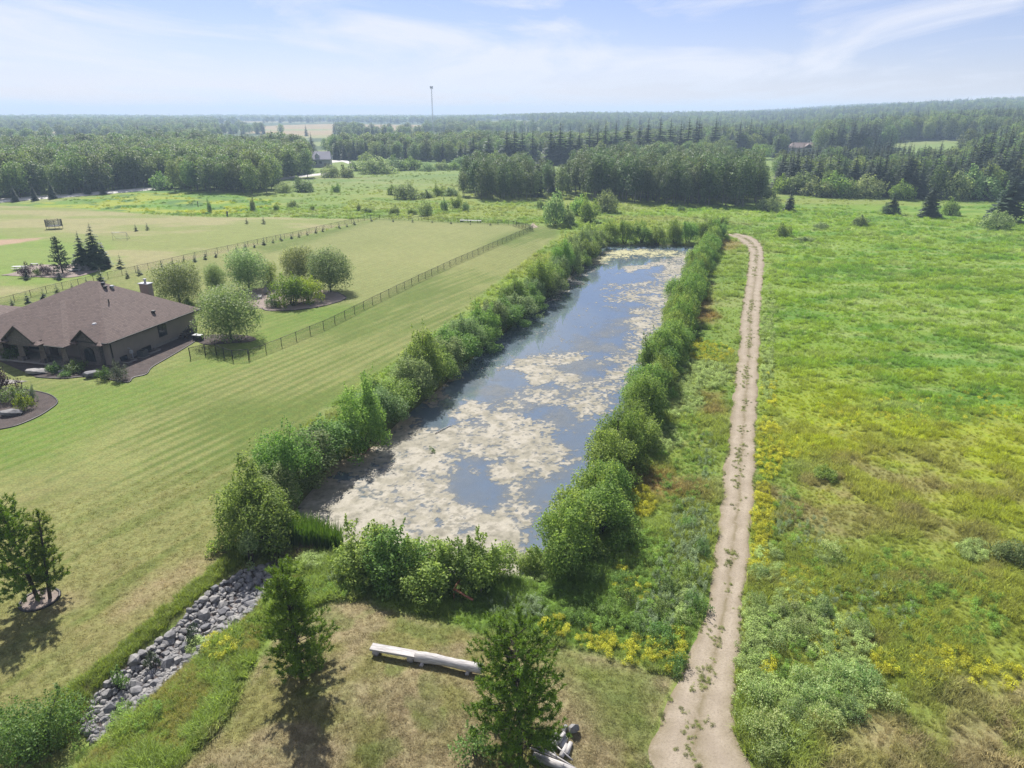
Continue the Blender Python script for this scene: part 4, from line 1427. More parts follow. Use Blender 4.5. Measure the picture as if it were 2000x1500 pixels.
def build_house():
    r = thing('bungalow', 'low brown bungalow with a large hipped shingle roof and stone entry columns beside the lawn', 'house', (HC[0], HC[1], HZ), HR)
    w = MB()
    w.prism([(-22, 0.9), (-4.5, 0.9), (-4.5, 0.0), (0, 0), (0, 16), (-22, 16)], -0.5, 3.28)
    w.prism([(-38, -2.4), (-17.6, -2.4), (-17.6, 0.88), (-22.02, 0.88), (-22.02, 10.4), (-38, 10.4)], -0.5, 2.98)
    part('wall', w, M['siding'], r)
    part('stone_bay', MB().box(-2.6, -0.15, 1.4, 3.3, 0.9, 3.7), M['ledge'], r)
    part('foundation', MB().box(0.02, 8.5, 0.05, 0.06, 15, 0.7), M['concrete'], r)
    rf = part('roof', MB().hip(-22.6, 0.65, -0.65, 16.65, 3.3, 8.75, 13.2, 8.6, 8.6, 8.6), M['shingle'], r)
    part('wing_roof', MB().hip(-39, -16.9, -3.1, 11, 3.0, 5.5, 4.2, 6.0, 7.0, 7.0), M['shingle'], r)
    part('porch_roof', MB().hip(-16.8, -4.5, -2.3, 12, 2.86, 6.75, 6.1, 6.1, 6.15, 7.0), M['shingle'], r)
    # two front gables
    for gx, gy, gw, ez, pz, back in ((-2.6, -1.15, 3.9, 3.15, 4.75, 3.2), (-11.2, -2.95, 5.2, 3.1, 5.1, 2.4)):
        h = gw / 2
        ch = [(gx - h, ez), (gx, pz), (gx + h, ez), (gx + h, ez + 0.2), (gx, pz + 0.2), (gx - h, ez + 0.2)]
        g = part('gable_roof', MB().wallprism(ch, gy, back), M['shingle'], r)
        k = part('gable', MB().wallprism([(gx - h + .25, ez - 0.55), (gx + h - .25, ez - 0.55), (gx + h - .25, ez + 0.1), (gx, pz - 0.05), (gx - h + .25, ez + 0.1)], gy + 0.42, gy + 0.75), M['ledge'], r)
        part('bargeboard', MB().wallprism([(gx - h - .02, ez - .06), (gx, pz - .06), (gx + h + .02, ez - .06), (gx + h + .02, ez + .14), (gx, pz + .14), (gx - h - .02, ez + .14)], gy - 0.05, gy - 0.003), M['fascia'], r)
        for s in (-1, 1):
            part('eave_return', MB().hip(gx + s * h - 0.75, gx + s * h + 0.75, gy - 0.1, gy + 1.2, ez - 0.1, ez + 0.28, .7, .7, .6, .6, 0.14), M['shingle'], r)
    # gutters
    g = MB()
    g.box(0.72, 8, 3.19, 0.12, 17.2, 0.14); g.box(-2.0, -0.72, 3.19, 5.3, 0.12, 0.14); g.box(-10.6, -2.37, 2.75, 12.2, 0.12, 0.14)
    part('gutter', g, M['fascia'], r)
    part('downspout', MB().box(0.06, 0.28, 1.4, 0.1, 0.12, 3.4), M['black_metal'], r)
    # porch
    part('porch_floor', MB().box(-10.6, -0.7, 0.05, 12, 3.1, 0.4), M['concrete'], r)
    part('porch_step', MB().box(-10.2, -2.6, -0.1, 3.6, 0.7, 0.35).box(-10.2, -3.1, -0.2, 3.6, 0.5, 0.2), M['dark_timber'], r)
    for cx in (-5.35, -8.9, -12.4, -15.8):
        c = part('column', MB().tube([(cx, -1.75, -0.2), (cx, -1.75, 2.68)], [0.52, 0.36], 4), M['column'], r)
        link('column_base', MB().box(cx, -1.75, 0.3, 0.86, 0.86, 1.0).mesh('column_base', M['ledge']), c)
    part('door', MB().box(-10.2, 0.86, 1.35, 1.3, 0.1, 2.2), M['dark_timber'], r)
    w2 = part('window', MB().box(-13.2, 0.87, 1.5, 2.2, 0.08, 1.5), M['fascia'], r)
    link('pane', MB().box(-13.2, 0.82, 1.5, 2.0, 0.06, 1.3).mesh('pane', M['glass']), w2)
    part('railing', MB().box(-7.1, -1.75, 1.05, 2.6, 0.06, 0.06).box(-7.1, -1.75, 0.45, 2.6, 0.05, 0.05), M['black_metal'], r)
    # arched window in the stone bay
    n = 9
    arc = [(-3.35, 0.55), (-1.85, 0.55)] + [(-2.6 + 0.75 * cos(pi * i / n), 1.85 + 0.55 * sin(pi * i / n)) for i in range(n + 1)]
    aw = part('window', MB().wallprism(arc, -0.70, -0.603), M['fascia'], r, label='arched window in the stone bay')
    arc2 = [(-2.6 + (x + 2.6) * 0.86, 1.42 + (z - 1.42) * 0.88) for x, z in arc]
    link('pane', MB().wallprism(arc2, -0.73, -0.703).mesh('pane', M['glass']), aw)
    link('muntin', MB().box(-2.6, -0.75, 1.4, 0.07, 0.035, 1.6).box(-2.6, -0.75, 1.75, 1.3, 0.034, 0.07).mesh('muntin', M['fascia']), aw)
    # side windows
    sw = part('window', MB().box(0.03, 9.3, 2.05, 0.1, 1.5, 1.75), M['fascia'], r, label='tall double window in the side wall')
    for s in (-1, 1):
        link('pane', MB().box(0.08, 9.3 + s * 0.35, 2.05, 0.04, 0.58, 1.5).mesh('pane', M['glass']), sw)
    for yy, ww in ((1.9, 1.1), (5.9, 1.6)):
        bw = part('window', MB().box(0.04, yy, 0.32, 0.12, ww, 0.75), M['fascia'], r, label='low basement window')
        link('pane', MB().box(0.10, yy, 0.32, 0.04, ww - 0.18, 0.55).mesh('pane', M['glass']), bw)
        link('window_well', MB().box(0.75, yy - ww / 2 - 0.2, -0.05, 1.3, 0.08, 0.5).box(0.75, yy + ww / 2 + 0.2, -0.05, 1.3, 0.08, 0.5).box(1.4, yy, -0.05, 0.08, ww + 0.32, 0.5).mesh('window_well', M['concrete']), bw)
    ch = part('chimney', MB().box(-7.4, 15.6, 4.95, 1.5, 0.95, 3.6), M['siding'], r)
    link('chimney_cap', MB().box(-7.4, 15.6, 6.81, 1.8, 1.2, 0.12).mesh('chimney_cap', M['vent_white']), ch)
    link('flue', MB().tube([(-7.4, 15.6, 6.87), (-7.4, 15.6, 7.35)], 0.16, 10).tube([(-7.4, 15.6, 7.35), (-7.4, 15.6, 7.48)], 0.26, 10).mesh('flue', M['vent_white'], True), ch)
    # vents standing on the roof slopes
    sl = (8.75 - 3.3) / 8.6
    for px, py, kind, side in ((206, 563, 'black', 'R'), (219, 562, 'white', 'R'), (213, 592, 'pipe', 'R'), (300, 611, 'black', 'R'), (185, 636, 'white', 'F'), (202, 556, 'black', 'R')):
        o, d = house_ray(px, py)
        if side == 'R':      # z = 3.3 + (0.65 - x) * sl
            t = (3.3 + (0.65 - o.x) * sl - o.z) / (d.z + d.x * sl)
        else:                # z = 3.3 + (y + 0.65) * sl
            t = (3.3 + (o.y + 0.65) * sl - o.z) / (d.z - d.y * sl)
        q = o + d * t
        if kind == 'pipe':
            mb = MB().tube([(q.x, q.y, q.z - .1), (q.x, q.y, q.z + 0.55)], 0.08, 8)
        else:
            mb = MB().tube([(q.x, q.y, q.z - .2), (q.x, q.y, q.z + 0.2)], 0.18, 10).tube([(q.x, q.y, q.z + 0.18), (q.x, q.y, q.z + 0.34)], [0.32, 0.24], 10)
        part('roof_vent', mb, M['vent_white'] if kind == 'white' else M['black_metal'], r)


build_house()


def sheet(name, outline, mat, lift=0.05, edge=None, kind='structure', cell=0.5):
    """a gravel bed that follows the ground"""
    pl = np.array(outline)
    lo = pl.min(0) - cell; hi = pl.max(0) + cell
    xs = np.arange(lo[0], hi[0], cell); ys = np.arange(lo[1], hi[1], cell)
    X, Y = np.meshgrid(xs, ys)
    d = sdpoly(pl, X, Y, 3)
    # pull the outer ring of grid points onto the outline
    gx = (sdpoly(pl, X + 0.01, Y, 3) - d) / 0.01; gy = (sdpoly(pl, X, Y + 0.01, 3) - d) / 0.01
    mv = (d > 0) & (d < cell * 1.5)
    X = np.where(mv, X - gx * d, X); Y = np.where(mv, Y - gy * d, Y)
    Z = H(X, Y) + lift
    na = X.shape[1]
    i = np.arange(X.shape[0] - 1)[:, None] * na + np.arange(na - 1)[None]
    Q = np.stack([i, i + 1, i + 1 + na, i + na], -1)
    ok = (d < cell * 1.5)
    keep = ok[:-1, :-1] & ok[1:, :-1] & ok[:-1, 1:] & ok[1:, 1:]
    o = link(name, mesh_np(name, np.stack([X, Y, Z], -1).reshape(-1, 3), quads=Q[keep], mats=[mat], smooth_=True))
    tag(o, kind=kind)
    if edge:
        mb = MB()
        pts = [(x, y, hz(x, y) + 0.04) for x, y in edge]
        mb.tube(pts, 0.09, 5)
        link('bed_edging', mb.mesh('bed_edging', M['fascia'], True), o)
    return o


def curve(pts, n=8):
    """Catmull-Rom through plan points"""
    pts = [np.array(p, float) for p in pts]
    out = []
    for i in range(len(pts) - 1):
        p0 = pts[max(i - 1, 0)]; p1 = pts[i]; p2 = pts[i + 1]; p3 = pts[min(i + 2, len(pts) - 1)]
        for k in range(n):
            t = k / n
            out.append(0.5 * (2 * p1 + (p2 - p0) * t + (2 * p0 - 5 * p1 + 4 * p2 - p3) * t * t + (3 * p1 - p0 - 3 * p2 + p3) * t ** 3))
    out.append(pts[-1])
    return out


edge1 = curve([flat(*p) for p in [(384, 665), (340, 692), (298, 717), (286, 731), (260, 738), (246, 747), (180, 736), (120, 740), (70, 737)]])
sheet('house_bed', edge1 + [at_house(-16, -2.5), at_house(-0.2, -0.3), at_house(-0.2, 15.5)], M['bed'], 0.05, edge1)
edge2 = curve([flat(*p) for p in [(-10, 840), (30, 832), (72, 815), (100, 798), (112, 786), (104, 775), (85, 768), (50, 762), (10, 758)]])
sheet('front_bed', edge2 + [flat(-60, 756), flat(-90, 800), flat(-60, 845)], M['bed'], 0.05, edge2)
edge3 = curve([flat(*p) for p in [(512, 602), (522, 607), (560, 607), (610, 602), (655, 592), (676, 582), (660, 572), (640, 568)]])
sheet('fire_pit_bed', edge3 + [flat(600, 562), flat(540, 560), flat(490, 566), flat(478, 580), flat(484, 604)], M['bed_pale'], 0.05, edge3)
sheet('tree_bed', curve([flat(*p) for p in [(455, 670), (400, 672), (385, 664), (392, 656), (430, 653), (480, 655), (500, 661), (490, 667), (455, 670)]])[:-1], M['bed'], 0.05)
sheet('spruce_bed', curve([flat(*p) for p in [(0, 538), (30, 532), (60, 518), (120, 517), (190, 514), (216, 516), (200, 527), (150, 541), (100, 543), (40, 540), (0, 538)]])[:-1], M['bed_pale'], 0.08)
for i, (px, py, s) in enumerate([(78, 1172, 1.15), ]):
    c = P(px, py)
    ring = [(c[0] + s * cos(a * pi / 8), c[1] + s * sin(a * pi / 8)) for a in range(16)]
    sheet('tree_ring', ring, M['bed_pale'], 0.05, ring + ring[:1], cell=0.25)
sheet('walkway', curve([flat(*p) for p in [(55, 745), (20, 742), (-30, 738), (-80, 745), (-60, 752), (0, 752), (55, 745)]])[:-1], M['concrete'], 0.06)


# ------------------------------------------------------------------ rocks
def rock_mesh(seed, flat_=0.7, n=22):
    rng = random.Random(seed)
    bm = bmesh.new()
    for i in range(n):
        v = Vector((rng.gauss(0, 1), rng.gauss(0, 1), rng.gauss(0, 1))).normalized()
        v *= 0.42 + 0.10 * rng.random()
        bm.verts.new((v.x * 1.25, v.y * 0.95, v.z * flat_))
    bmesh.ops.convex_hull(bm, input=bm.verts)
    bmesh.ops.delete(bm, geom=[v for v in bm.verts if not v.link_faces], context='VERTS')
    me = bpy.data.meshes.new('rock')
    bm.to_mesh(me); bm.free()
    me.materials.append(M['rock'])
    return me


def rock_mat(name, c1, c2, c3):
    m, nt, out = new_mat(name)
    tc = nd(nt, 'ShaderNodeTexCoord'); oi = nd(nt, 'ShaderNodeObjectInfo')
    n = noise(nt, tc.outputs['Object'], 3.5, 6, 0.65)
    col = mixc(nt, oi.outputs['Random'], c1, c2)
    col = mixc(nt, ramp(nt, n, 0.45, 0.7), col, c3)
    b = nd(nt, 'ShaderNodeBsdfPrincipled'); b.inputs['Roughness'].default_value = 0.85
    nt.links.new(col, b.inputs['Base Color'])
    bp = nd(nt, 'ShaderNodeBump'); bp.inputs['Strength'].default_value = 0.5; bp.inputs['Distance'].default_value = 0.06
    nt.links.new(n, bp.inputs['Height']); nt.links.new(bp.outputs[0], b.inputs['Normal'])
    nt.links.new(b.outputs[0], out.inputs[0])
    return m


M['rock'] = rock_mat('grey_rock', A(140, 140, 146), A(192, 188, 184), A(112, 112, 116))
ROCKS = [rock_mesh(300 + i, 0.7 + 0.09 * (i % 4)) for i in range(9)]


def build_riprap():
    mid = rnd_pts(DITCH, 60)
    # bed sheet of soil and small stone that carries the stones
    bed = sheet('drainage_ditch', [tuple(p) for p in DITCH], M['bed'], 0.04, cell=0.3)
    cand = rnd_pts(DITCH, 5000)
    placed = []
    for p in cand:
        rad = 0.15 + 0.24 * RNG.random() ** 2.0
        ok = True
        for q, rq in placed:
            if (p[0] - q[0]) ** 2 + (p[1] - q[1]) ** 2 < ((rad + rq) * 0.86) ** 2:
                ok = False; break
        if ok:
            placed.append((p, rad))
    placed.sort(key=lambda t: -t[1])
    for p, rad in placed[:300]:
        link('rock', ROCKS[RNG.integers(len(ROCKS))], bed, (p[0], p[1], hz(p[0], p[1]) + rad * 0.40),
             (RNG.normal() * 0.35, RNG.normal() * 0.35, RNG.random() * 6.28), (rad * 2.35, rad * 2.35, rad * (1.9 + RNG.random())))
    # the small stones between them, one mass
    V = []; F = []; o = 0
    small = [(p, r) for p, r in placed[300:]] + [(p, 0.10 + 0.07 * RNG.random()) for p in rnd_pts(DITCH, 700)]
    for p, r in small:
        me = ROCKS[RNG.integers(len(ROCKS))]
        co = np.array([v.co[:] for v in me.vertices]) * r * 2.2
        a = RNG.random() * 6.28
        R = np.array([[cos(a), -sin(a), 0], [sin(a), cos(a), 0], [0, 0, 1]])
        V.append(co @ R.T + np.array([p[0], p[1], hz(p[0], p[1]) + r * 0.3]))
        F.append(np.array([f.vertices[:] for f in me.polygons]) + o)
        o += len(co)
    s = link('stones', mesh_np('stones', np.vstack(V), tris=np.vstack(F), mats=[M['rock']]), bed)
    s['kind'] = 'stuff'


build_riprap()


def boulder(px, py, sx, sy, sz, label, rz=0.4, seed=0):
    c = P(px, py)
    o = link('boulder', rock_mesh(400 + seed, 0.75, 26), None, (c[0], c[1], c[2] + sz * 0.25), (0.1, 0.1, rz), (sx, sy, sz))
    tag(o, label, 'boulder')


boulder(22, 812, 2.1, 1.2, 1.2, 'pale flat boulder in the gravel bed in front of the house', 0.3, 1)
boulder(182, 736, 1.9, 1.3, 1.5, 'grey boulder beside the round green garden shrubs at the house corner', 0.8, 2)
boulder(73, 730, 2.2, 1.3, 1.3, 'grey boulder at the foot of the porch steps', 0.2, 3)
boulder(124, 728, 1.0, 0.8, 0.8, 'small boulder at the foot of the right porch column', 0.5, 4)
boulder(1120, 1430, 0.55, 0.45, 1.0, 'upright pale stone in the grass beside the firewood', 0.2, 5)
boulder(1103, 1428, 0.45, 0.35, 0.6, 'smaller of the two pale stones beside the firewood', 1.2, 6)
boulder(1324, 1262, 0.6, 0.5, 0.5, 'small pale stone at the left edge of the gravel track', 0.4, 7)

# ------------------------------------------------------------------ shrubs and trees near the pond and house
W_BIG = [shrub(500 + i, 5.6, 7.0, 20, 12000, 0.20, M['willow'] if i % 2 == 0 else M['willow_grey'], 16) for i in range(5)]
W_HEDGE = [shrub(520 + i, 5.0, 5.6, 18, 9500, 0.19, M['willow'], 14) for i in range(4)]
W_SMALL = [shrub(540 + i, 3.6, 3.8, 17, 8000, 0.17, M['willow'], 22, lift=0.02) for i in range(2)]
BUSH = [shrub(560 + i, 4.0, 3.0, 11, 2600, 0.26, M['willow_grey'] if i else M['willow'], 3, lift=0.0) for i in range(3)]


def along(line, step):
    line = np.asarray(line)
    s = np.concatenate([[0], np.cumsum(np.linalg.norm(np.diff(line, axis=0), axis=1))])
    t = np.arange(0, s[-1], step)
    return np.stack([np.interp(t, s, line[:, 0]), np.interp(t, s, line[:, 1])], 1)


def willow(proto, p, w, h, label, group, k=0):
    bw = 5.6 if proto in W_BIG else 5.0
    bh = 7.0 if proto in W_BIG else 5.6
    if proto in W_SMALL:
        bw, bh = 3.6, 3.8
    plant('willow_shrub', label, 'shrub', proto, (p[0], p[1], hz(p[0], p[1]) - 0.05), RNG.random() * 6.28, (w / bw, w / bw, h / bh), group)




def row_label(i, n, w, h, hs, ws, kind, row, grey):
    """says which willow of its row: size, tone and where along the bank it stands"""
    seg = ['beside the near algae', 'just past the near algae', 'level with the middle of the pond', 'beside the open far water', 'near the far end'][min(4, int(5 * i / n))]
    tall = 'tall ' if h > hs else ('low ' if h < hs - 1.4 else '')
    wide = 'broad ' if w > ws else ('narrow ' if w < ws - 0.9 else '')
    return (tall + wide + ('greyish ' if grey else 'bright ') + kind + ' in the ' + row + ', ' + seg)


LEFT_ROW = list(along(left_w, 3.6))
for i, p in enumerate(LEFT_ROW):
    tall = RNG.random() < 0.3
    h = (6.2 + 1.6 * RNG.random()) if tall else (3.8 + 1.9 * RNG.random())
    w = (4.4 + 1.3 * RNG.random()) if tall else (5.0 + 2.0 * RNG.random())
    lab = row_label(i, len(LEFT_ROW), w, h, 5.6, 5.9, 'willow', 'left bank row', i % 5 % 2 == 1)
    if i == 0:
        h, w, lab = 6.6, 5.9, 'largest willow of the left bank row, at the near corner above the rock ditch'
    if i == len(LEFT_ROW) - 1:
        lab = 'last willow of the left bank row, at the far corner of the pond'
    p = p + RNG.normal(size=2) * 0.5
    willow(W_BIG[i % 5], p, w, h, lab, 'willows along the left bank of the pond')
RIGHT_ROW = list(along(right_w, 2.6))
for i, p in enumerate(RIGHT_ROW):
    h = 3.8 + 1.9 * RNG.random() + (1.2 if i == 0 else 0)
    w = 4.1 + 1.5 * RNG.random()
    p = p + RNG.normal(size=2) * 0.55
    lab = row_label(i, len(RIGHT_ROW), w, h, 5.3, 5.1, 'willow', 'right bank hedge', False)
    if i == 0:
        lab = 'nearest and tallest willow of the right bank hedge, at the near corner of the pond'
    if i == len(RIGHT_ROW) - 1:
        lab = 'last willow of the right bank hedge, beside the bend of the gravel track'
    willow(W_HEDGE[i % 4], p, w, h, lab, 'willows along the right bank of the pond')
for i, p in enumerate(along(plan([(1155, 474), (1200, 472), (1260, 473), (1330, 474), (1395, 470)]), 4.2)):
    willow(W_HEDGE[i % 4], p + RNG.normal(size=2) * 0.5, 4.8 + RNG.random(), 5.2 + 1.2 * RNG.random(), 'pale green willow in the row across the far end of the pond', 'willows across the far end of the pond')
for i, (px, py, w, h) in enumerate([(718, 1112, 4.6, 3.9), (768, 1128, 4.8, 4.0), (838, 1142, 4.7, 3.6), (905, 1142, 4.2, 3.4), (955, 1138, 4.2, 3.6)]):
    c = P(px, py)
    lab = ['willow shrub beside the cattails at the near end of the pond', 'widest rounded willow shrub at the near end of the pond', 'willow shrub with bare stems showing, in the middle of the near end of the pond',
           'narrow willow shrub just behind the rust-coloured pipe', 'willow shrub of the near row closest to the right-hand hedge'][i]
    willow(W_SMALL[i % 2], c, w, h, lab, 'willows at the near end of the pond')
c = P(1042, 1125)
willow(W_SMALL[1], c, 2.6, 2.2, 'low pale willow bush between the near row and the right-hand hedge', 'willows at the near end of the pond')
c = P(492, 1100)
plant('young_willow', 'slim pale young willow at the top of the rock-filled ditch', 'shrub', shrub(590, 2.2, 3.6, 7, 1500, 0.17, M['willow_grey'], 10), c, 1.0)
c = P(455, 1075)
plant('low_shrub', 'low green shrub at the foot of the first left-bank willow', 'shrub', shrub(591, 3.0, 1.8, 8, 2200, 0.17, M['willow'], 4, lift=0.0), c, 1.0)
# three pines in front
pl = lambda f: (0.72 + 0.2 * sin(7 * f)) * (1 if f < 0.78 else 1 - 0.6 * (f - 0.78) / 0.22)
c = P(82, 1172)
plant('pine_tree', 'double-stemmed dark pine in a stone ring on the lawn at the left edge', 'tree', pine(601, 7.6, 4.6, 15, 6, M['pine'], 0.14, 7, (-0.6, 0.2), lambda f: 0.85 - 0.42 * f), (c[0] - .25, c[1], c[2]), 0.3)
plant('pine_tree', 'thin leaning second stem of pine beside the double pine on the lawn', 'tree', pine(602, 6.4, 3.0, 12, 4, M['pine'], 0.16, 4, (0.7, 0.1), lambda f: 0.75 - 0.3 * f), (c[0] + .45, c[1] + .15, c[2]), 0.7)
c = P(588, 1312)
plant('pine_tree', 'bushy pine standing on the dry grass mound above its shadow', 'tree', pine(603, 7.5, 4.4, 17, 7, M['pine'], 0.05, 7, (-0.25, 0.1), pl), c, 1.5)
c = P(1016, 1480)
plant('pine_tree', 'tall dense pine at the bottom edge beside the firewood and log bench', 'tree', pine(604, 8.3, 4.9, 16, 7, M['pine'], 0.05, 8, (0.15, 0.2), lambda f: 0.84 + 0.12 * sin(9 * f) if f < 0.8 else 0.84 - 1.7 * (f - 0.8)), c, 2.2)
c = P(930, 1475)
plant('low_shrub', 'thin pale shrub growing at the foot of the bottom-edge pine', 'shrub', shrub(592, 2.4, 2.2, 7, 900, 0.14, M['dark_weed'], 8, lift=0.0), c, 0.4)
c = P(80, 1450)
plant('low_shrub', 'broad dark green shrub at the bottom left end of the rock ditch', 'shrub', shrub(593, 5.0, 2.8, 14, 9000, 0.13, M['green_shrub'], 18, lift=0.0), c, 0.4, (0.95, 0.85, 0.9))
for i, (px, py, w, h) in enumerate([(235, 1345, 1.1, 1.5), (300, 1305, 0.9, 1.1), (378, 1255, 1.1, 1.3)]):
    c = P(px, py)
    lab = ['brownish twiggy shrub among the lower ditch rocks', 'small grey-green shrub in the middle of the rock ditch', 'silvery shrub among the upper ditch rocks'][i]
    plant('twiggy_shrub', lab, 'shrub', shrub(594 + i, w, h, 6, 420, 0.10, M['bluegreen_shrub'] if i else M['dark_weed'], 14, stems=16, lift=0.0), (c[0], c[1], c[2] + 0.1), 0.6 * i, group='shrubs growing through the ditch rocks')

# garden trees and shrubs round the house
OLIVE = [broadleaf(620 + i, 6.4, 6.6, 22, 15000, 0.20, M['olive'], 0.10, trunk_r=0.022) for i in range(3)]
GREYW = [broadleaf(630 + i, 6.4, 6.6, 22, 15000, 0.20, M['willow_grey'], 0.10, trunk_r=0.02) for i in range(2)]


def gtree(proto, name, px, py, w, h, label, bw=6.4, bh=6.6, cat='tree', rz=None):
    c = P(px, py)
    plant(name, label, cat, proto, c, RNG.random() * 6 if rz is None else rz, (w / bw, w / bw, h / bh))


gtree(OLIVE[0], 'round_willow', 452, 664, 8.3, 7.4, 'broad silvery round-crowned willow between the house corner and the lawn fence')
gtree(OLIVE[1], 'round_willow', 352, 596, 7.9, 7.0, 'round pale willow behind the right end of the house roof')
gtree(GREYW[0], 'garden_tree', 487, 566, 7.8, 7.2, 'dark grey-green round tree at the back of the fire pit bed')
gtree(GREYW[1], 'garden_tree', 424, 575, 3.6, 5.2, 'narrow dark tree between the round willow and the fire pit bed')
gtree(OLIVE[2], 'round_willow', 586, 556, 6.8, 7.0, 'yellowish round willow standing behind the bright green fire pit shrubs')
gtree(GREYW[0], 'garden_tree', 646, 570, 8.2, 7.6, 'grey-green spreading tree at the right end of the fire pit bed')
lime = broadleaf(640, 3.0, 5.0, 12, 2600, 0.17, M['lime'], 0.12, trunk_r=0.016, narrow=True)
gtree(lime, 'young_tree', 531, 562, 2.8, 4.8, 'slim lime-green young tree beside the fire pit chairs', 3.0, 5.0)
limeb = shrub(641, 4.6, 4.6, 18, 8000, 0.18, M['lime'], 14, lift=0.02)
gtree(limeb, 'bright_shrub', 572, 596, 6.2, 5.4, 'bright lime-green shrub, the larger one in the fire pit bed', 4.6, 4.6, 'shrub')
gtree(limeb, 'bright_shrub', 602, 590, 5.0, 4.6, 'bright lime-green shrub, the smaller right one in the fire pit bed', 4.6, 4.6, 'shrub', 2.0)
gs = shrub(642, 2.0, 1.6, 9, 1700, 0.12, M['green_shrub'], 4, lift=0.0)
gb = shrub(643, 2.0, 1.6, 12, 2600, 0.09, M['bluegreen_shrub'], 0, lift=0.0)
gp = shrub(644, 3.2, 3.0, 11, 3000, 0.15, M['purple'], 6, lift=0.0)
gl = shrub(645, 2.0, 1.6, 9, 1700, 0.12, M['lime'], 4, lift=0.0)


def gshrub(pr, px, py, w, h, label, bw=2.0, bh=1.6):
    gtree(pr, 'garden_shrub', px, py, w, h, label, bw, bh, 'shrub')


gshrub(gs, 204, 741, 2.0, 1.9, 'leafy green shrub between the boulder and the clipped round shrub')
gshrub(gb, 234, 743, 2.5, 2.3, 'clipped round grey-green shrub at the corner of the house')
gshrub(gs, 150, 726, 2.8, 1.7, 'dark green shrub in front of the stone bay window')
gshrub(gs, 107, 728, 2.0, 1.6, 'dark shrub between two porch columns')
gshrub(gs, 128, 736, 1.5, 0.9, 'low green shrub at the edge of the shaded front lawn')
gshrub(gs, 30, 700, 3.0, 2.2, 'dark green shrub beside the left end of the porch')
gshrub(gs, 33, 783, 3.4, 2.1, 'dark green shrub at the back of the front gravel bed')
gshrub(gl, 51, 800, 2.2, 1.9, 'bright green rounded shrub in the middle of the front gravel bed')
gshrub(gb, 67, 785, 0.9, 2.2, 'narrow upright brownish shrub at the right of the front gravel bed')
gtree(gp, 'purple_shrub', -6, 775, 4.4, 5.2, 'tall purple-leaved shrub cut by the left edge in front of the house', 3.2, 3.0, 'shrub')
gtree(gp, 'purple_shrub', 52, 541, 3.2, 3.0, 'dark purple shrub, the left one, beside the white bench', 3.2, 3.0, 'shrub')
gtree(gp, 'purple_shrub', 92, 537, 2.9, 2.4, 'dark purple shrub, the right one, nearest the pines beyond the fence', 3.2, 3.0, 'shrub')
gshrub(gs, 73, 538, 1.8, 1.8, 'small green shrub between the two purple shrubs')
gshrub(gs, 533, 562, 4.6, 1.6, 'low dark hedge shrub behind the fire pit chairs')
gshrub(gs, 532, 600, 2.4, 1.9, 'dark rounded shrub in front of the fire pit chairs')
gshrub(gl, 549, 601, 1.9, 1.3, 'yellow-green low shrub beside the large lime shrub')
gshrub(gl, 365, 594, 1.8, 1.2, 'pale low shrub under the willow behind the house')
gshrub(gl, 371, 598, 1.4, 0.9, 'small yellow-green shrub at the back corner of the roof')

# spruces and pines beyond the fence, upper left
SPR = [spruce(650 + i, 8.0, 4.6, 26, 13, M['spruce'], sub=4) for i in range(2)]
PNE = pine(655, 8.0, 5.0, 15, 6, M['spruce'], 0.06, 6, (0, 0), lambda f: 0.95 - 0.75 * f)
for px, py, pr, w, h, lab in ((123, 534, PNE, 5.0, 7.4, 'broad dark pine, leftmost of the conifer trio beyond the fence'), (166, 526, SPR[0], 4.6, 8.2, 'blue-green spruce in the middle of the conifer trio beyond the fence'),
                              (192, 524, SPR[1], 5.2, 9.8, 'tallest conifer of the trio beyond the fence'), (206, 521, SPR[0], 3.0, 5.8, 'smaller conifer tucked against the right side of the tallest one')):
    c = P(px, py)
    bw = 5.0 if pr is PNE else 4.6
    plant('spruce_tree', lab, 'tree', pr, c, RNG.random() * 6, (w / bw, w / bw, h / 8.0), 'conifers beyond the back fence')

YSP = [spruce(660 + i, 2.2, 1.4, 11, 8, M['spruce'], sub=3, lift=0.02) for i in range(3)]
yl = [(24, 597, 1.5), (55, 592, 2.2), (86, 584, 2.2), (113, 576, 2.3), (142, 568, 1.7), (170, 556, 1.6), (198, 551, 3.3), (249, 544, 2.0), (272, 538, 2.4), (317, 527, 2.4), (338, 519, 1.7),
      (359, 511, 1.4), (381, 512, 2.0), (402, 507, 2.1), (422, 503, 1.8), (462, 493, 1.9), (480, 489, 2.4), (497, 484, 1.6), (516, 479, 2.4), (534, 475, 1.6), (549, 471, 2.0), (569, 467, 1.8),
      (584, 464, 1.8), (600, 460, 1.6), (617, 456, 1.7), (631, 453, 1.7), (663, 447, 1.8), (678, 444, 1.5), (692, 440, 1.9), (725, 433, 1.8), (768, 434, 1.3), (806, 435, 1.6), (844, 436, 1.3), (881, 438, 1.4), (919, 440, 1.0), (958, 441, 1.4)]
for i, (px, py, h) in enumerate(yl):
    c = P(px, py - 1)
    plant('young_spruce', 'small dark young spruce in the row planted along the back chain-link fence', 'tree', YSP[i % 3], c, RNG.random() * 6, (h / 2.2 * 0.95, h / 2.2 * 0.95, h / 2.2), 'young spruces along the back fence')
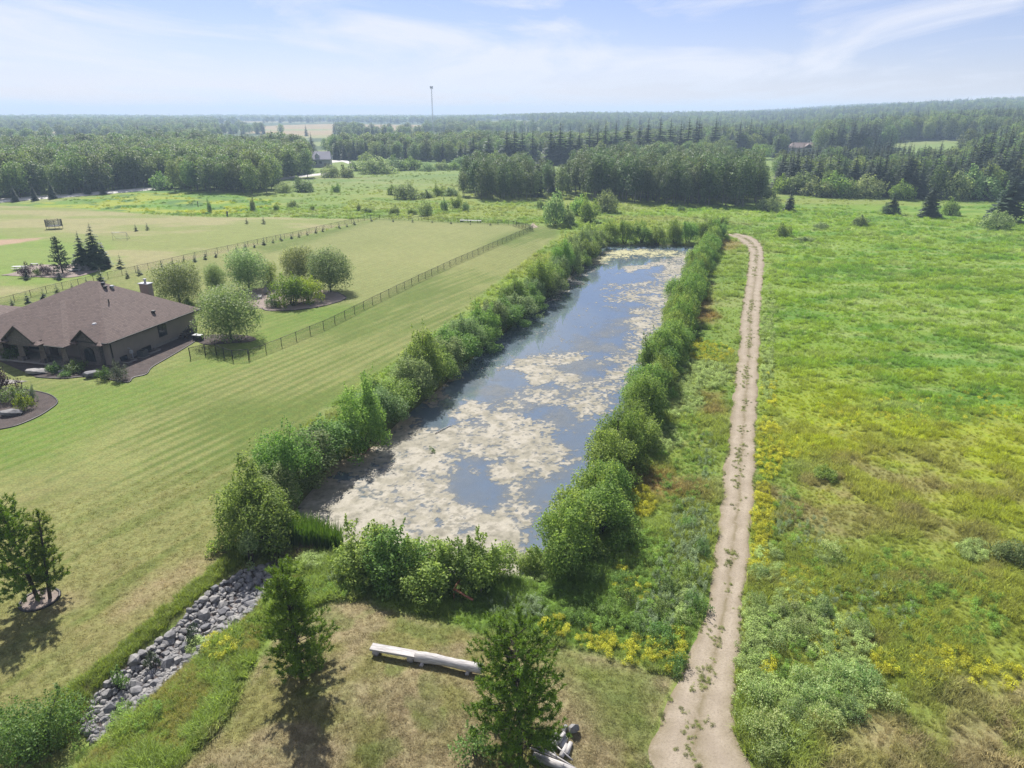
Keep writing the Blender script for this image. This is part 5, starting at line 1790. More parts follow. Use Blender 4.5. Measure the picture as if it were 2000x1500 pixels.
for px, py, h, lab in ((237, 523, 3.3, 'young spruce just beyond the fence to the right of the conifer trio'), (54, 546, 2.4, 'young spruce in front of the left purple shrub'), (118, 546, 2.4, 'young spruce at the foot of the broad dark pine'),
                       (266, 451, 2.3, 'left one of two small spruces on the yard behind the goal'), (288, 449, 2.4, 'right one of two small spruces on the yard behind the goal'), (482, 437, 2.2, 'small thin spruce on the dry yard before the weed patch'), (515, 437, 2.6, 'young spruce on the dry yard, nearest the fence corner')):
    c = P(px, py)
    plant('young_spruce', lab, 'tree', YSP[1], c, RNG.random() * 6, (h / 2.2, h / 2.2, h / 2.2))

# bushes standing singly in the fields
fb = [(330, 369, 60, 26, 'wide pale rounded willow bush beside the road bend'), (553, 376, 28, 18, 'bush at the right end of the roadside poplars'), (592, 374, 42, 26, 'dense dark round bush standing on the field right of the roadside poplars'),
      (656, 375, 21, 15, 'lone round bush in the field left of the bush group'), (645, 346, 36, 22, 'left half of the long hedge before the white house'), (677, 346, 36, 22, 'right half of the long hedge before the white house'),
      (766, 380, 22, 18, 'pale bush at the left of the mid-field bush group'), (794, 388, 50, 28, 'largest dark bush of the mid-field group'), (833, 386, 34, 15, 'low wide bush of the mid-field group'), (857, 382, 28, 20, 'round bush near the right of the mid-field group'), (882, 382, 30, 16, 'rightmost bush of the mid-field group'),
      (770, 419, 20, 17, 'small bush left of the dark upright bush behind the fence'), (805, 418, 22, 12, 'low bush joined to the dark upright bush behind the fence'), (831, 421, 28, 28, 'dark upright bush behind the far fence'), (868, 411, 17, 24, 'upright pale bush behind the far fence'), (890, 406, 28, 22, 'round bush right behind the far fence'), (910, 412, 13, 18, 'small bush nearest the aspen grove behind the far fence'),
      (701, 411, 10, 14, 'tiny bush among the yellow field weeds'), (716, 414, 26, 9, 'low spreading bush among the yellow field weeds'), (1085, 440, 46, 62, 'tall dark bush left of the path at the pond end'), (1112, 440, 32, 36, 'lower bush in front of the tall dark bush at the pond end'), (1150, 432, 44, 46, 'pale bush behind the pond end'), (1186, 414, 44, 40, 'round bush just left of the far pond willows'), (1055, 408, 15, 20, 'small bush beside the curving dirt path'),
      (1130, 420, 40, 36, 'grey-green bush between the two larger pond-end bushes'),
      (1501, 412, 42, 24, 'low rounded bush at the foot of the grove near the track end'), (1735, 418, 26, 18, 'small bush at the left foot of a meadow conifer'), (1856, 420, 28, 25, 'round bush between two conifers in the right meadow'), (1944, 447, 46, 28, 'largest round bush in the right meadow'), (1680, 440, 30, 18, 'small dark bush in the middle of the right meadow'),
      (1531, 461, 32, 23, 'dark round bush right of where the track bends'), (1603, 446, 26, 11, 'low flat bush in the meadow right of the track bend'), (1330, 413, 15, 12, 'tiny round bush in the grass before the grove'), (1412, 440, 20, 15, 'small bush beside the far end of the right hedge'), (1497, 388, 30, 20, 'bush at the right end of the aspen grove'),
      (1570, 470, 40, 8, 'low dark weed clump beside the round bush at the track bend'), (1611, 935, 44, 24, 'small dark shrub alone in the brown meadow patch'), (1970, 1095, 50, 40, 'dark green shrub in the meadow at the right edge'),
      (410, 414, 12, 22, 'small upright bush in the far weed patch'), (540, 413, 12, 15, 'small round bush on the dry field edge'), (572, 405, 22, 14, 'pale low bush on the dry field edge'), (494, 411, 14, 24, 'upright small bush at the right end of the weed patch'), (610, 410, 10, 10, 'tiny lone bush on the field left of the fence corner')]
for i, (px, py, w, h, lab) in enumerate(fb):
    c = P(px, py)
    D = hypot(c[0], c[1]) ** 2 + CAM_H ** 2
    k = sqrt(D) / FPX * cos(atan((py - 750) / FPX)) * 1.0
    small = w < 60
    plant('bush', lab, 'bush', BUSH[i % 3], (c[0], c[1], c[2] - 0.1), RNG.random() * 6, (w * k / 4.0 * 1.02, w * k / 4.0 * 1.02, h * k / 3.0 * 1.0))
for px, py, w, h, lab in ((1541, 413, 22, 42, 'narrow dark conifer standing alone before the right-hand wood'), (1741, 418, 28, 36, 'conifer with a bush at its foot in the right meadow'), (1813, 424, 36, 56, 'broad conifer in the right meadow, between bushes'), (1966, 432, 62, 72, 'big dark conifer at the right edge of the meadow')):
    c = P(px, py)
    k = sqrt(c[0] ** 2 + c[1] ** 2 + CAM_H ** 2) / FPX
    plant('spruce_tree', lab, 'tree', SPR[1], c, RNG.random() * 6, (w * k / 4.6, w * k / 4.6, h * k / 8.0), 'conifers in the right meadow')
# big pale weeds beside the track, near enough to count
PW = [shrub(680 + i, 1.8, 1.3, 8, 1500, 0.085, M['pale_weed'], 10, stems=5, lift=0.0) for i in range(3)]
DW = [shrub(690 + i, 1.6, 1.0, 7, 1100, 0.085, M['dark_weed'], 6, stems=4, lift=0.0) for i in range(2)]
for i, (px, py, s) in enumerate([(1480, 1380, 1.2), (1500, 1440, 1.25), (1465, 1420, 0.9), (1540, 1400, 0.9), (1590, 1370, 1.1), (1640, 1340, 1.2), (1690, 1350, 1.2), (1610, 1420, 1.0), (1570, 1240, 1.15), (1600, 1200, 1.0), (1540, 1200, 0.9), (1510, 1260, 1.0), (1480, 1190, 0.9), (1730, 1380, 1.0), (1660, 1400, 0.9), (1560, 1330, 1.0),
                                 (1620, 1085, 1.0), (1480, 1125, 0.8), (1690, 1240, 0.8), (1500, 1480, 0.9)]):
    c = P(px, py)
    plant('pale_weed_clump', 'feathery pale green weed clump beside the right edge of the gravel track', 'weed', PW[i % 3], c, RNG.random() * 6, (s, s, s * 1.05), 'pale weed clumps right of the track')
for i, (px, py, s) in enumerate([(1320, 1305, 1.0), (1300, 1250, 1.2), (1360, 1190, 1.2), (1345, 1130, 1.2), (1370, 1080, 1.1), (1310, 1160, 1.2), (1290, 1200, 1.1), (1250, 1230, 1.0), (1340, 1030, 1.0), (1230, 1180, 1.0), (1215, 1140, 1.0), (1190, 1200, 1.0), (1130, 1215, 0.9)]):
    c = P(px, py)
    plant('leafy_weed_clump', 'leafy dark green weed clump on the bank between pond hedge and track', 'weed', DW[i % 2], c, RNG.random() * 6, (s, s, s), 'leafy weed clumps left of the track')

# cattails at the near left corner of the pond
def reeds():
    rng = np.random.default_rng(77)
    base = rnd_pts(plan([(540, 1062), (556, 1030), (610, 1038), (668, 1058), (672, 1080), (600, 1080)], -0.4), 2000)
    n = len(base)
    z = np.maximum(H(base[:, 0], base[:, 1]), WATER_Z - 0.2)
    hh = 1.7 + 1.0 * rng.random(n)
    ln = rng.normal(size=(n, 2)) * 0.22
    b = np.stack([base[:, 0], base[:, 1], z], 1)
    a = rng.random(n) * pi
    s = np.stack([np.cos(a), np.sin(a), 0 * a], 1) * 0.028
    mid = b + np.stack([ln[:, 0] * .3, ln[:, 1] * .3, hh * .6], 1); tip = b + np.stack([ln[:, 0], ln[:, 1], hh], 1)
    V = np.stack([b - s, b + s, mid + s, tip, mid - s], 1)
    i = np.arange(n)[:, None] * 5
    m = leaf_mat('cattail_leaf', A(84, 130, 50), A(134, 172, 80), 0.45)
    o = link('cattails', mesh_np('cattails', V.reshape(-1, 3), quads=i + np.array([[0, 1, 2, 4]]), tris=i + np.array([[4, 2, 3]]), mats=[m]))
    tag(o, 'bright green cattail blades in the near left corner of the pond', 'reeds', kind='stuff')
    base = rnd_pts(plan([(530, 1075), (600, 1068), (615, 1085), (560, 1098), (530, 1095)]), 420)
    n = len(base)
    b = np.stack([base[:, 0], base[:, 1], H(base[:, 0], base[:, 1]) - 0.05], 1)
    d = rng.normal(size=(n, 3)) * 0.55; d[:, 2] = 0.35 + 0.7 * rng.random(n)
    a = rng.random(n) * pi
    s = np.stack([np.cos(a), np.sin(a), 0 * a], 1) * 0.03
    V = np.stack([b - s, b + s, b + d], 1)
    m = leaf_mat('dead_reed', A(96, 76, 66), A(150, 130, 112), 0.2)
    o = link('dead_reeds', mesh_np('dead_reeds', V.reshape(-1, 3), tris=np.arange(3 * n).reshape(-1, 3), mats=[m]))
    tag(o, 'fallen brown dead reeds at the top of the rock ditch', 'reeds', kind='stuff')


reeds()

# ------------------------------------------------------------------ fences
def fence(label, line, step, h, post_r, name='chain_link_fence', cell=0.26, wire=0.009, mat=None):
    mat = mat or M['black_metal']
    pts = along(np.array(line), step)
    last = np.array(line)[-1]
    if np.linalg.norm(pts[-1] - last) > step * 0.4:
        pts = np.vstack([pts, last])
    else:
        pts[-1] = last
    o = np.array([pts[0][0], pts[0][1], hz(*pts[0])])
    r = thing(name, label, 'fence', tuple(o))
    L = [np.array([p[0], p[1], hz(*p)]) - o for p in pts]
    post = MB().tube([(0, 0, -0.3), (0, 0, h + 0.06)], post_r, 6).mesh('post', mat, True)
    for p in L:
        link('post', post, r, tuple(p))
    mb = MB()
    for a, b in zip(L[:-1], L[1:]):
        mb.tube([a + (0, 0, h), b + (0, 0, h)], post_r * 0.62, 5)
    part('top_rail', mb, mat, r, True)
    mb = MB()
    for a, b in zip(L[:-1], L[1:]):
        ln = np.linalg.norm((b - a)[:2])
        t = (b - a) / ln
        s = -h
        while s < ln:
            for up in (1, -1):
                x0, z0 = (s, 0) if up == 1 else (s, h)
                x1, z1 = (s + h, h) if up == 1 else (s + h, 0)
                if x0 < 0:
                    z0 += up * (0 - x0); x0 = 0
                if x1 > ln:
                    z1 -= up * (x1 - ln); x1 = ln
                if x1 - x0 > 0.02:
                    mb.tube([a + t * x0 + (0, 0, z0), a + t * x1 + (0, 0, z1)], wire, 3, cap=False)
            s += cell
    m = part('chain_link', mb, mat, r)
    return r


fence('black chain-link fence running up the lawn between house garden and pond', plan([(488, 702), (640, 640), (740, 589), (870, 525), (960, 485), (1041, 450)]), 3.0, 1.3, 0.045)
fence('black chain-link fence along the back of the lawn with a row of young spruces', plan([(-40, 608), (100, 570), (380, 504), (600, 456), (726, 428), (860, 433), (1002, 440), (1041, 448)]), 3.2, 1.25, 0.042, cell=0.3)
fence('short black fence joining the house corner to the lawn fence', plan([(372, 700), (415, 690), (453, 705), (486, 703)]), 2.0, 1.5, 0.06, cell=0.25)
gate = fence('black gate section across the back fence corner near the pond end', plan([(1002, 442), (1020, 447), (1041, 452)]), 1.8, 1.5, 0.05, cell=0.3)


# ------------------------------------------------------------------ made things
def build_log_bench():
    a = np.array(P(728, 1276)); b = np.array(P(942, 1318))
    d = (b - a)[:2]; L = np.linalg.norm(d); rz = atan2(d[1], d[0])
    r = thing('log_bench', 'long weathered grey log seat lying on the dry mound', 'log', tuple(a), rz)
    mb = MB()
    n = 14; pts = []; rad = []
    for i in range(n):
        t = i / (n - 1)
        pts.append((L * (0.40 + 0.60 * t), 0.04 * sin(5 * t), 0.36)); rad.append(0.30 + 0.02 * sin(9 * t) - 0.03 * t + random.uniform(-0.018, 0.018))
    mb.tube(pts, rad, 14)
    part('log', mb, M['weather_wood'], r, True)
    part('squared_beam', MB().box(L * 0.2, 0.0, 0.48, L * 0.415, 0.52, 0.14), M['weather_wood'], r)
    for x in (0.25, L * 0.36):
        part('support', MB().tube([(x, -0.22, 0.2), (x, 0.22, 0.2)], 0.2, 10), M['weather_wood'], r, True)
    for x in (L * 0.47, L * 0.88):
        part('support', MB().tube([(x, -0.36, 0.06), (x, 0.36, 0.06)], 0.12, 8), M['weather_wood'], r, True)


build_log_bench()


def build_firewood():
    c = P(1085, 1462)
    for i, (dx, dy, dz, rz, L, rr) in enumerate([(0.15, 0.30, 0.14, 0.95, 0.6, 0.14), (0.42, 0.22, 0.14, 1.05, 0.65, 0.13), (-0.10, 0.45, 0.14, 0.9, 0.55, 0.13), (0.40, -0.20, 0.13, 1.15, 0.75, 0.13), (0.66, -0.08, 0.12, 1.2, 0.7, 0.12), (0.2, 0.62, 0.13, -0.5, 0.7, 0.11), (0.3, 0.32, 0.36, 1.0, 0.6, 0.12)]):
        x, y = c[0] + dx, c[1] + dy
        r = tag(link('firewood_log', MB().tube([(-L / 2, 0, 0), (L / 2, 0, 0)], rr, 10).mesh('firewood_log', M['weather_wood'], True), None, (x, y, hz(x, y) + dz), (0, 0, rz)),
                'short cut firewood log in the small heap beside the bottom-edge pine', 'log', 'short logs of the firewood heap')
    for i, (dx, dy, dz, rz, L, rr) in enumerate([(-0.1, -0.5, 0.14, -0.55, 2.6, 0.06), (0.1, -0.15, 0.22, -0.75, 1.9, 0.05), (-0.25, -0.05, 0.16, -1.1, 1.4, 0.045), (-0.6, -0.35, 0.1, -0.4, 1.5, 0.05)]):
        x, y = c[0] + dx, c[1] + dy
        tag(link('pole', MB().tube([(-L / 2, 0, 0), (0, 0.03, 0.02), (L / 2, 0, 0)], [rr, rr * .9, rr * .7], 8).mesh('pole', M['weather_wood'], True), None, (x, y, hz(x, y) + dz), (0, 0.06, rz)),
            'thin wooden pole lying beside the firewood heap', 'pole', 'poles beside the firewood heap')
    x, y = c[0] + 0.15, c[1] - 1.05
    tag(link('fallen_trunk', MB().tube([(-1.4, 0, 0), (0, 0.05, 0), (1.4, 0, 0)], [0.20, 0.19, 0.17], 12).mesh('fallen_trunk', M['weather_wood'], True), None, (x, y, hz(x, y) + 0.18), (0, 0, -0.42)),
        'thick grey trunk lying at the bottom edge below the firewood heap', 'log')


build_firewood()


def build_pipes():
    a = np.array(P(899, 1160)); b = np.array(P(887, 1174)); c = np.array(P(924, 1188))
    mb = MB().tube([a + (0, 0, 1.15), b + (0, 0, 1.0), c + (0, 0, 0.65)], 0.08, 8)
    r = thing('bent_pipe', 'bent rust-coloured pipe lying in the tall grass before the pond', 'pipe', (0, 0, 0))
    part('pipe', mb, M['rust_pipe'], r, True)
    part('stand', MB().tube([b + (0, 0, 0.96), b + (0, 0, -0.1)], 0.04, 6).tube([a + (0, 0, 1.1), a + (0, 0, -0.1)], 0.04, 6), M['rust_pipe'], r, True)
    a = np.array(P(913, 1160)); b = np.array(P(940, 1158))
    r = thing('pipe_frame', 'low brown pipe frame with one pale leg under the near willows', 'frame', (0, 0, 0))
    part('rail', MB().tube([a + (0, 0, 1.0), b + (0, 0, 1.0)], 0.05, 8), M['rust_pipe'], r, True)
    part('leg', MB().tube([a + (0, 0, 0.95), a + (0, 0, -0.1)], 0.045, 8), M['rust_pipe'], r, True)
    part('leg', MB().tube([b + (0, 0, 1.03), b + (0, 0, -0.1)], 0.06, 8), M['pvc'], r, True, label='pale leg')
    # driftwood in the pond
    for p, q, rr, lab in (((722, 878), (708, 889), 0.10, 'short brown branch lying on the algae near the left bank'), ((850, 848), (880, 832), 0.05, 'thin grey pole floating on the algae')):
        a = plan([p], WATER_Z)[0]; b = plan([q], WATER_Z)[0]
        o = link('branch', MB().tube([(a[0], a[1], WATER_Z + 0.1), ((a[0] + b[0]) / 2, (a[1] + b[1]) / 2 + .05, WATER_Z + .12), (b[0], b[1], WATER_Z + 0.06)], [rr, rr, rr * .7], 8).mesh('branch', M['weather_wood'] if rr < .08 else M['rust_pipe'], True))
        tag(o, lab, 'branch')
    x, y = plan([(843, 884)], WATER_Z)[0]
    plant('water_weed', 'small green weed clump standing out of the pond algae', 'plant', shrub(700, 1.0, 0.5, 4, 160, 0.1, M['green_shrub'], 3, stems=2, lift=0), (x, y, WATER_Z), 0)


build_pipes()


def build_ac():
    x, y = at_house(1.15, 4.0)
    r = thing('air_conditioner', 'grey air conditioner unit on the gravel beside the house wall', 'air conditioner', (x, y, hz(x, y)), HR)
    part('case', MB().box(0, 0, 0.5, 0.95, 0.95, 0.86), M['ac_grey'], r)
    part('pad', MB().box(0, 0, 0.03, 1.15, 1.15, 0.1), M['concrete'], r)
    part('fan_grille', MB().tube([(0, 0, 0.93), (0, 0, 0.98)], 0.38, 16), M['black_metal'], r)
    x, y = at_house(0.75, 2.9)
    r = thing('gas_meter', 'small pale gas meter on the house wall beside the air conditioner', 'meter', (x, y, hz(x, y)), HR)
    part('meter', MB().box(-0.3, 0, 1.0, 0.3, 0.35, 0.4), M['vent_white'], r)
    part('pipe', MB().tube([(-0.3, 0.1, 1.0), (-0.3, 0.1, -0.1)], 0.04, 6).tube([(-0.3, -0.1, 1.1), (-0.3, -0.1, 1.5), (-0.7, -0.1, 1.5)], 0.04, 6), M['vent_white'], r)
    # patio things by the back corner of the house
    x, y = at_house(1.4, 12.3)
    r = thing('deck_stairs', 'dark outdoor stair with railing against the back of the side wall', 'stairs', (x, y, hz(x, y)), HR)
    for i in range(4):
        part('tread', MB().box(-0.4, -0.9 + 0.3 * i, 0.12 + 0.2 * i, 1.2, 0.32, 0.08), M['dark_timber'], r)
    part('stringer', MB().box(0.22, -0.45, 0.4, 0.06, 1.5, 0.3, 0, 0, 0.5), M['dark_timber'], r)
    part('landing', MB().box(-0.4, 1.1, 0.9, 1.2, 1.6, 0.12), M['dark_timber'], r)
    rl = MB()
    for yy, zz in ((-1.1, 0.0), (0.3, 0.9), (1.85, 0.9)):
        rl.box(0.2, yy, zz + 0.55, 0.08, 0.08, 1.1)
    rl.tube([(0.2, -1.1, 1.1), (0.2, 0.3, 2.0), (0.2, 1.85, 2.0)], 0.04, 6)
    part('railing', rl, M['black_metal'], r)
    x, y = P(388, 664)[:2]
    r = thing('storage_box', 'pale-lidded storage box beside the willow at the house corner', 'box', (x, y, hz(x, y)), HR)
    part('body', MB().box(0, 0, 0.35, 1.3, 0.7, 0.7), M['black_metal'], r)
    part('lid', MB().box(0, 0, 0.75, 1.38, 0.78, 0.1), M['vent_white'], r)


build_ac()


def chair(px, py, rz, label, mat):
    c = P(px, py)
    r = thing('garden_chair', label, 'chair', c, rz, group='chairs round the fire pit')
    part('seat', MB().box(0, 0.05, 0.36, 0.6, 0.6, 0.05, rx=-0.2), mat, r)
    for i in range(5):
        part('slat', MB().box(-0.24 + 0.12 * i, 0.52, 0.78, 0.1, 0.03, 0.95 - 0.06 * abs(i - 2), rx=-0.38), mat, r)
    for s in (-1, 1):
        part('armrest', MB().box(s * 0.36, 0.02, 0.6, 0.14, 0.75, 0.04), mat, r)
        part('leg', MB().box(s * 0.33, -0.28, 0.29, 0.07, 0.1, 0.58), mat, r)
        part('leg', MB().box(s * 0.33, 0.36, 0.28, 0.07, 0.1, 0.56), mat, r)


M['grey_wood'] = plain('grey_plank', A(186, 180, 172), A(156, 150, 144), 8, 0.8, stretch=(4, 4, 0.5))
chair(508, 583, 2.0, 'pale reclining garden chair turned side-on beside the fire pit', M['white_paint'])
chair(520, 575, 0.3, 'grey wooden garden chair at the back of the fire pit', M['grey_wood'])
chair(546, 577, -0.9, 'wooden garden chair half hidden behind the lime shrub', M['grey_wood'])


def build_fire_pit():
    c = P(534, 580)
    r = thing('fire_pit', 'low stone ring fire pit among the garden chairs', 'fire pit', c)
    st = rock_mesh(440, 0.6)
    for i in range(12):
        a = i * pi / 6
        link('stone', st, r, (0.75 * cos(a), 0.75 * sin(a), 0.15), (0, 0, a), (0.45, 0.4, 0.45))
    part('ash_bed', MB().tube([(0, 0, -0.05), (0, 0, 0.08)], 0.6, 14), M['black_metal'], r)


build_fire_pit()


def build_yard():
    c = P(107, 447)
    r = thing('trampoline', 'trampoline with a dark net enclosure standing on the far yard', 'trampoline', c, 0.25)
    R = 2.1
    ring = [(R * cos(a * pi / 10), R * 0.75 * sin(a * pi / 10)) for a in range(21)]
    part('frame', MB().tube([(x, y, 0.9) for x, y in ring], 0.07, 6), M['ac_grey'], r, True)
    part('mat', MB().prism([(x * .95, y * .95) for x, y in ring[:-1]], 0.86, 0.9), M['black_metal'], r)
    part('pad', MB().prism([(x, y) for x, y in ring[:-1]], 0.80, 0.85), M['vent_white'], r)
    for i in range(0, 20, 4):
        x, y = ring[i]
        part('leg', MB().tube([(x, y, 0.85), (x * 1.02, y * 1.02, -0.05)], 0.05, 6), M['ac_grey'], r, True)
        part('net_pole', MB().tube([(x * 1.03, y * 1.03, 0.7), (x * 1.03, y * 1.03, 2.75)], 0.05, 6), M['black_metal'], r, True)
    nm = MB()
    for k in range(20):
        a = np.array(ring[k] + (0.95,)); b = np.array(ring[k + 1] + (0.95,))
        for q in range(10):
            t = q / 10
            p = a + (b - a) * t
            nm.tube([p, p + (0, 0, 1.65)], 0.012, 3, cap=False)
        for q in range(12):
            z = 0.13 * q
            nm.tube([a + (0, 0, z), b + (0, 0, z)], 0.012, 3, cap=False)
    part('net', nm, M['ac_grey'], r)
    a = np.array(P(221, 468)); b = np.array(P(249, 468))
    d = b - a; L = np.linalg.norm(d[:2])
    r = thing('soccer_goal', 'thin pale soccer goal frame on the dry yard', 'goal', tuple(a), atan2(d[1], d[0]))
    part('frame', MB().tube([(0, 0, 0), (0, 0, 1.9), (L, 0, 1.9), (L, 0, 0)], 0.05, 6), M['vent_white'], r, True)
    part('stay', MB().tube([(0, 0, 1.9), (0, 1.2, 0.05), (L, 1.2, 0.05), (L, 0, 1.9)], 0.035, 6), M['ac_grey'], r, True)
    nm = MB()
    for q in range(1, 14):
        x = L * q / 14
        nm.tube([(x, 0, 1.9), (x, 1.2, 0.05)], 0.008, 3, cap=False)
    for q in range(1, 8):
        t = q / 8
        nm.tube([(0, 1.2 * t, 1.9 - 1.85 * t), (L, 1.2 * t, 1.9 - 1.85 * t)], 0.008, 3, cap=False)
    part('net', nm, M['vent_white'], r)
    c = P(40, 527)
    r = thing('picnic_table', 'white picnic table beside the left purple shrub beyond the fence', 'table', c, 0.15)
    part('top', MB().box(0, 0, 0.74, 2.8, 0.9, 0.06), M['white_paint'], r)
    for s in (-1, 1):
        part('bench', MB().box(0, s * 0.8, 0.44, 2.6, 0.3, 0.05), M['white_paint'], r)
        part('leg', MB().box(s * 0.9, 0, 0.37, 0.1, 1.5, 0.08).box(s * 0.9, 0.35, 0.36, 0.09, 0.09, 0.72).box(s * 0.9, -0.35, 0.36, 0.09, 0.09, 0.72), M['white_paint'], r)
    c = P(146, 531)
    r = thing('garden_bench', 'low white bench under the conifers beyond the fence', 'bench', c, 0.35)
    part('seat', MB().box(0, 0, 0.42, 2.2, 0.5, 0.07), M['white_paint'], r)
    for s in (-1, 1):
        part('leg', MB().box(s * 0.8, 0, 0.19, 0.1, 0.45, 0.38), M['white_paint'], r)
    c = P(68, 519)
    r = thing('garden_bench', 'small white bench behind the purple shrubs beyond the fence', 'bench', c, 0.1)
    part('seat', MB().box(0, 0, 0.45, 1.5, 0.45, 0.07), M['white_paint'], r)
    for s in (-1, 1):
        part('leg', MB().box(s * 0.55, 0, 0.2, 0.1, 0.4, 0.42), M['white_paint'], r)
    boulder(163, 528, 3.2, 1.8, 2.2, 'large tan boulder under the conifer trio beyond the fence', 0.2, 8)
    a = np.array(P(898, 433)); b = np.array(P(940, 434))
    d = b - a
    r = thing('footbridge', 'low white plank footbridge in the wet grass behind the far fence', 'bridge', tuple(a), atan2(d[1], d[0]))
    L = np.linalg.norm(d[:2])
    part('deck', MB().box(L / 2, 0, 0.45, L, 1.1, 0.12), M['white_paint'], r)
    for t in (0.05, 0.5, 0.95):
        part('post', MB().box(L * t, 0, 0.15, 0.15, 0.9, 0.5), M['ac_grey'], r)
    c = P(387, 404)
    r = tag(link('marker_post', MB().box(0, 0, 0.9, 0.22, 0.22, 2.0).mesh('marker_post', M['dark_timber']), None, c, (0.06, 0.05, 0.3)), 'dark wooden post standing in the yellow weed patch', 'post')
    c = P(444, 423)
    tag(link('marker_post', MB().box(0, 0, 0.8, 0.5, 0.3, 1.7).mesh('marker_post', M['ac_grey']), None, c, (0, 0.08, 0.3)), 'grey post at the near edge of the weed patch', 'post')
    # utility poles
    for px, py, h, lab in ((334, 362, 10.0, 'leaning pale utility pole behind the road bend bush'), (684, 330, 9.0, 'thin utility pole beside the driveway of the white house')):
        c = P(px, py)
        r = thing('utility_pole', lab, 'utility pole', c, 0.3)
        part('pole', MB().tube([(0, 0, -0.3), (-0.3, 0, h)], [0.19, 0.13], 8), M['pale_bark'], r, True)
        part('crossarm', MB().box(-0.28, 0, h - 0.7, 2.0, 0.12, 0.14), M['pale_bark'], r)


build_yard()


# ------------------------------------------------------------------ far buildings and mast
def build_far_houses():
    c = P(626, 326)
    r = thing('white_house', 'pale house with a long lavender-grey roof among trees beside the road', 'house', c, 0.12)
    part('wall', MB().box(0, 0, 2.2, 13.5, 9, 5.0), M['vent_white'], r)
    M['lav_roof'] = plain('grey_roof', A(216, 212, 226), A(200, 196, 210), 2, 0.8)
    rf = part('roof', MB().hip(-7.4, 7.4, -5.2, 5.2, 4.7, 9.2, 0.8, 0.8, 5.15, 5.15, 0.25), M['lav_roof'], r)
    part('dormer', MB().wallprism([(-2.2, 5.0), (0.4, 5.0), (0.4, 7.0), (-0.9, 8.4), (-2.2, 7.0)], -4.2, 0.2), M['vent_white'], r)
    for x in (-5, -2, 1):
        w = part('window', MB().box(x, -4.52, 2.9, 1.5, 0.08, 1.4), M['fascia'], r)
        link('pane', MB().box(x, -4.58, 2.9, 1.25, 0.05, 1.15).mesh('pane', M['glass']), w)
    part('garage_door', MB().box(4.6, -4.53, 1.3, 3.2, 0.1, 2.4), M['concrete'], r)
    c = P(1562, 302)
    r = thing('brown_roofed_house', 'white house with a brown roof and dark front gable in the right-hand wood', 'house', c, -0.15)
    M['brown_roof'] = plain('brown_roof', A(168, 148, 144), A(150, 132, 128), 2, 0.8)
    part('wall', MB().box(0, 0, 2.4, 17, 9, 5.6), M['white_paint'], r)
    part('side_wing', MB().box(-10.4, 0.5, 1.8, 5.5, 7, 3.6), M['white_paint'], r)
    rf = part('roof', MB().hip(-9.3, 9.3, -5.2, 5.2, 5.2, 8.6, 3.0, 1.0, 5.15, 5.15, 0.25), M['brown_roof'], r)
    link('chimney', MB().box(7.0, 1.6, 8.6, 0.9, 0.9, 2.2).mesh('chimney', M['white_paint']), rf)
    part('gable_roof', MB().wallprism([(0.6, 5.1), (4.2, 7.6), (7.8, 5.1), (7.8, 5.35), (4.2, 7.9), (0.6, 5.35)], -6.6, 0.0), M['brown_roof'], r)
    part('gable', MB().wallprism([(1.2, 5.0), (7.2, 5.0), (4.2, 7.3)], -6.0, -5.5), M['dark_timber'], r)
    part('porch_wall', MB().box(4.2, -5.3, 2.4, 6.0, 1.4, 5.2), M['white_paint'], r)
    for x, y in ((-6, -4.53), (-2.4, -4.53), (2.9, -6.03), (5.6, -6.03)):
        w = part('window', MB().box(x, y, 3.2, 1.5, 0.08, 1.8), M['fascia'], r)
        link('pane', MB().box(x, y - 0.06, 3.2, 1.2, 0.05, 1.5).mesh('pane', M['glass']), w)
    # telecommunication mast
    R = 1050.0
    x = (848 - 1000) / FPX * R * 0.95
    y = R
    z = hz(x, y)
    top = 68.0 - z
    r = thing('radio_mast', 'tall pale lattice radio mast rising above the woods on the horizon', 'mast', (x, y, z))
    w = 0.95
    legs = [(w * cos(a), w * sin(a)) for a in (pi / 2, pi / 2 + 2 * pi / 3, pi / 2 + 4 * pi / 3)]
    for lx, ly in legs:
        part('leg', MB().tube([(lx, ly, 0), (lx * 0.7, ly * .7, top)], 0.12, 5), M['vent_white'], r)
    br = MB()
    n = 28
    for i in range(n):
        z0 = top * i / n; z1 = top * (i + 1) / n
        for k in range(3):
            p = legs[k]; q = legs[(k + 1) % 3]
            s0 = 1 - 0.3 * i / n; s1 = 1 - 0.3 * (i + 1) / n
            br.tube([(p[0] * s0, p[1] * s0, z0), (q[0] * s1, q[1] * s1, z1)], 0.07, 4)
            br.tube([(p[0] * s0, p[1] * s0, z0), (q[0] * s0, q[1] * s0, z0)], 0.07, 4)
    part('bracing', br, M['vent_white'], r)
    for i in range(6):
        a = i * pi / 3
        part('antenna', MB().box(1.9 * cos(a), 1.9 * sin(a), top - 1.5, 0.5, 0.5, 3.4), M['ac_grey'], r)
    part('platform', MB().tube([(0, 0, top - 2.2), (0, 0, top - 1.9)], 2.0, 12), M['ac_grey'], r)


build_far_houses()

# ------------------------------------------------------------------ woods
POPLAR = [broadleaf(720 + i, 8.2, 15.0, 18, 2300, 0.66, M['poplar'], 0.12, M['pale_bark'], 0.012) for i in range(4)]
ASPEN = [broadleaf(730 + i, 5.2, 14.0, 15, 1500, 0.52, M['aspen'], 0.16, M['pale_bark'], 0.010, narrow=True) for i in range(4)]
FIR = [spruce(740 + i, 18.0, 6.6, 24, 14, M['spruce'], sub=3, ragged=0.35) for i in range(4)]


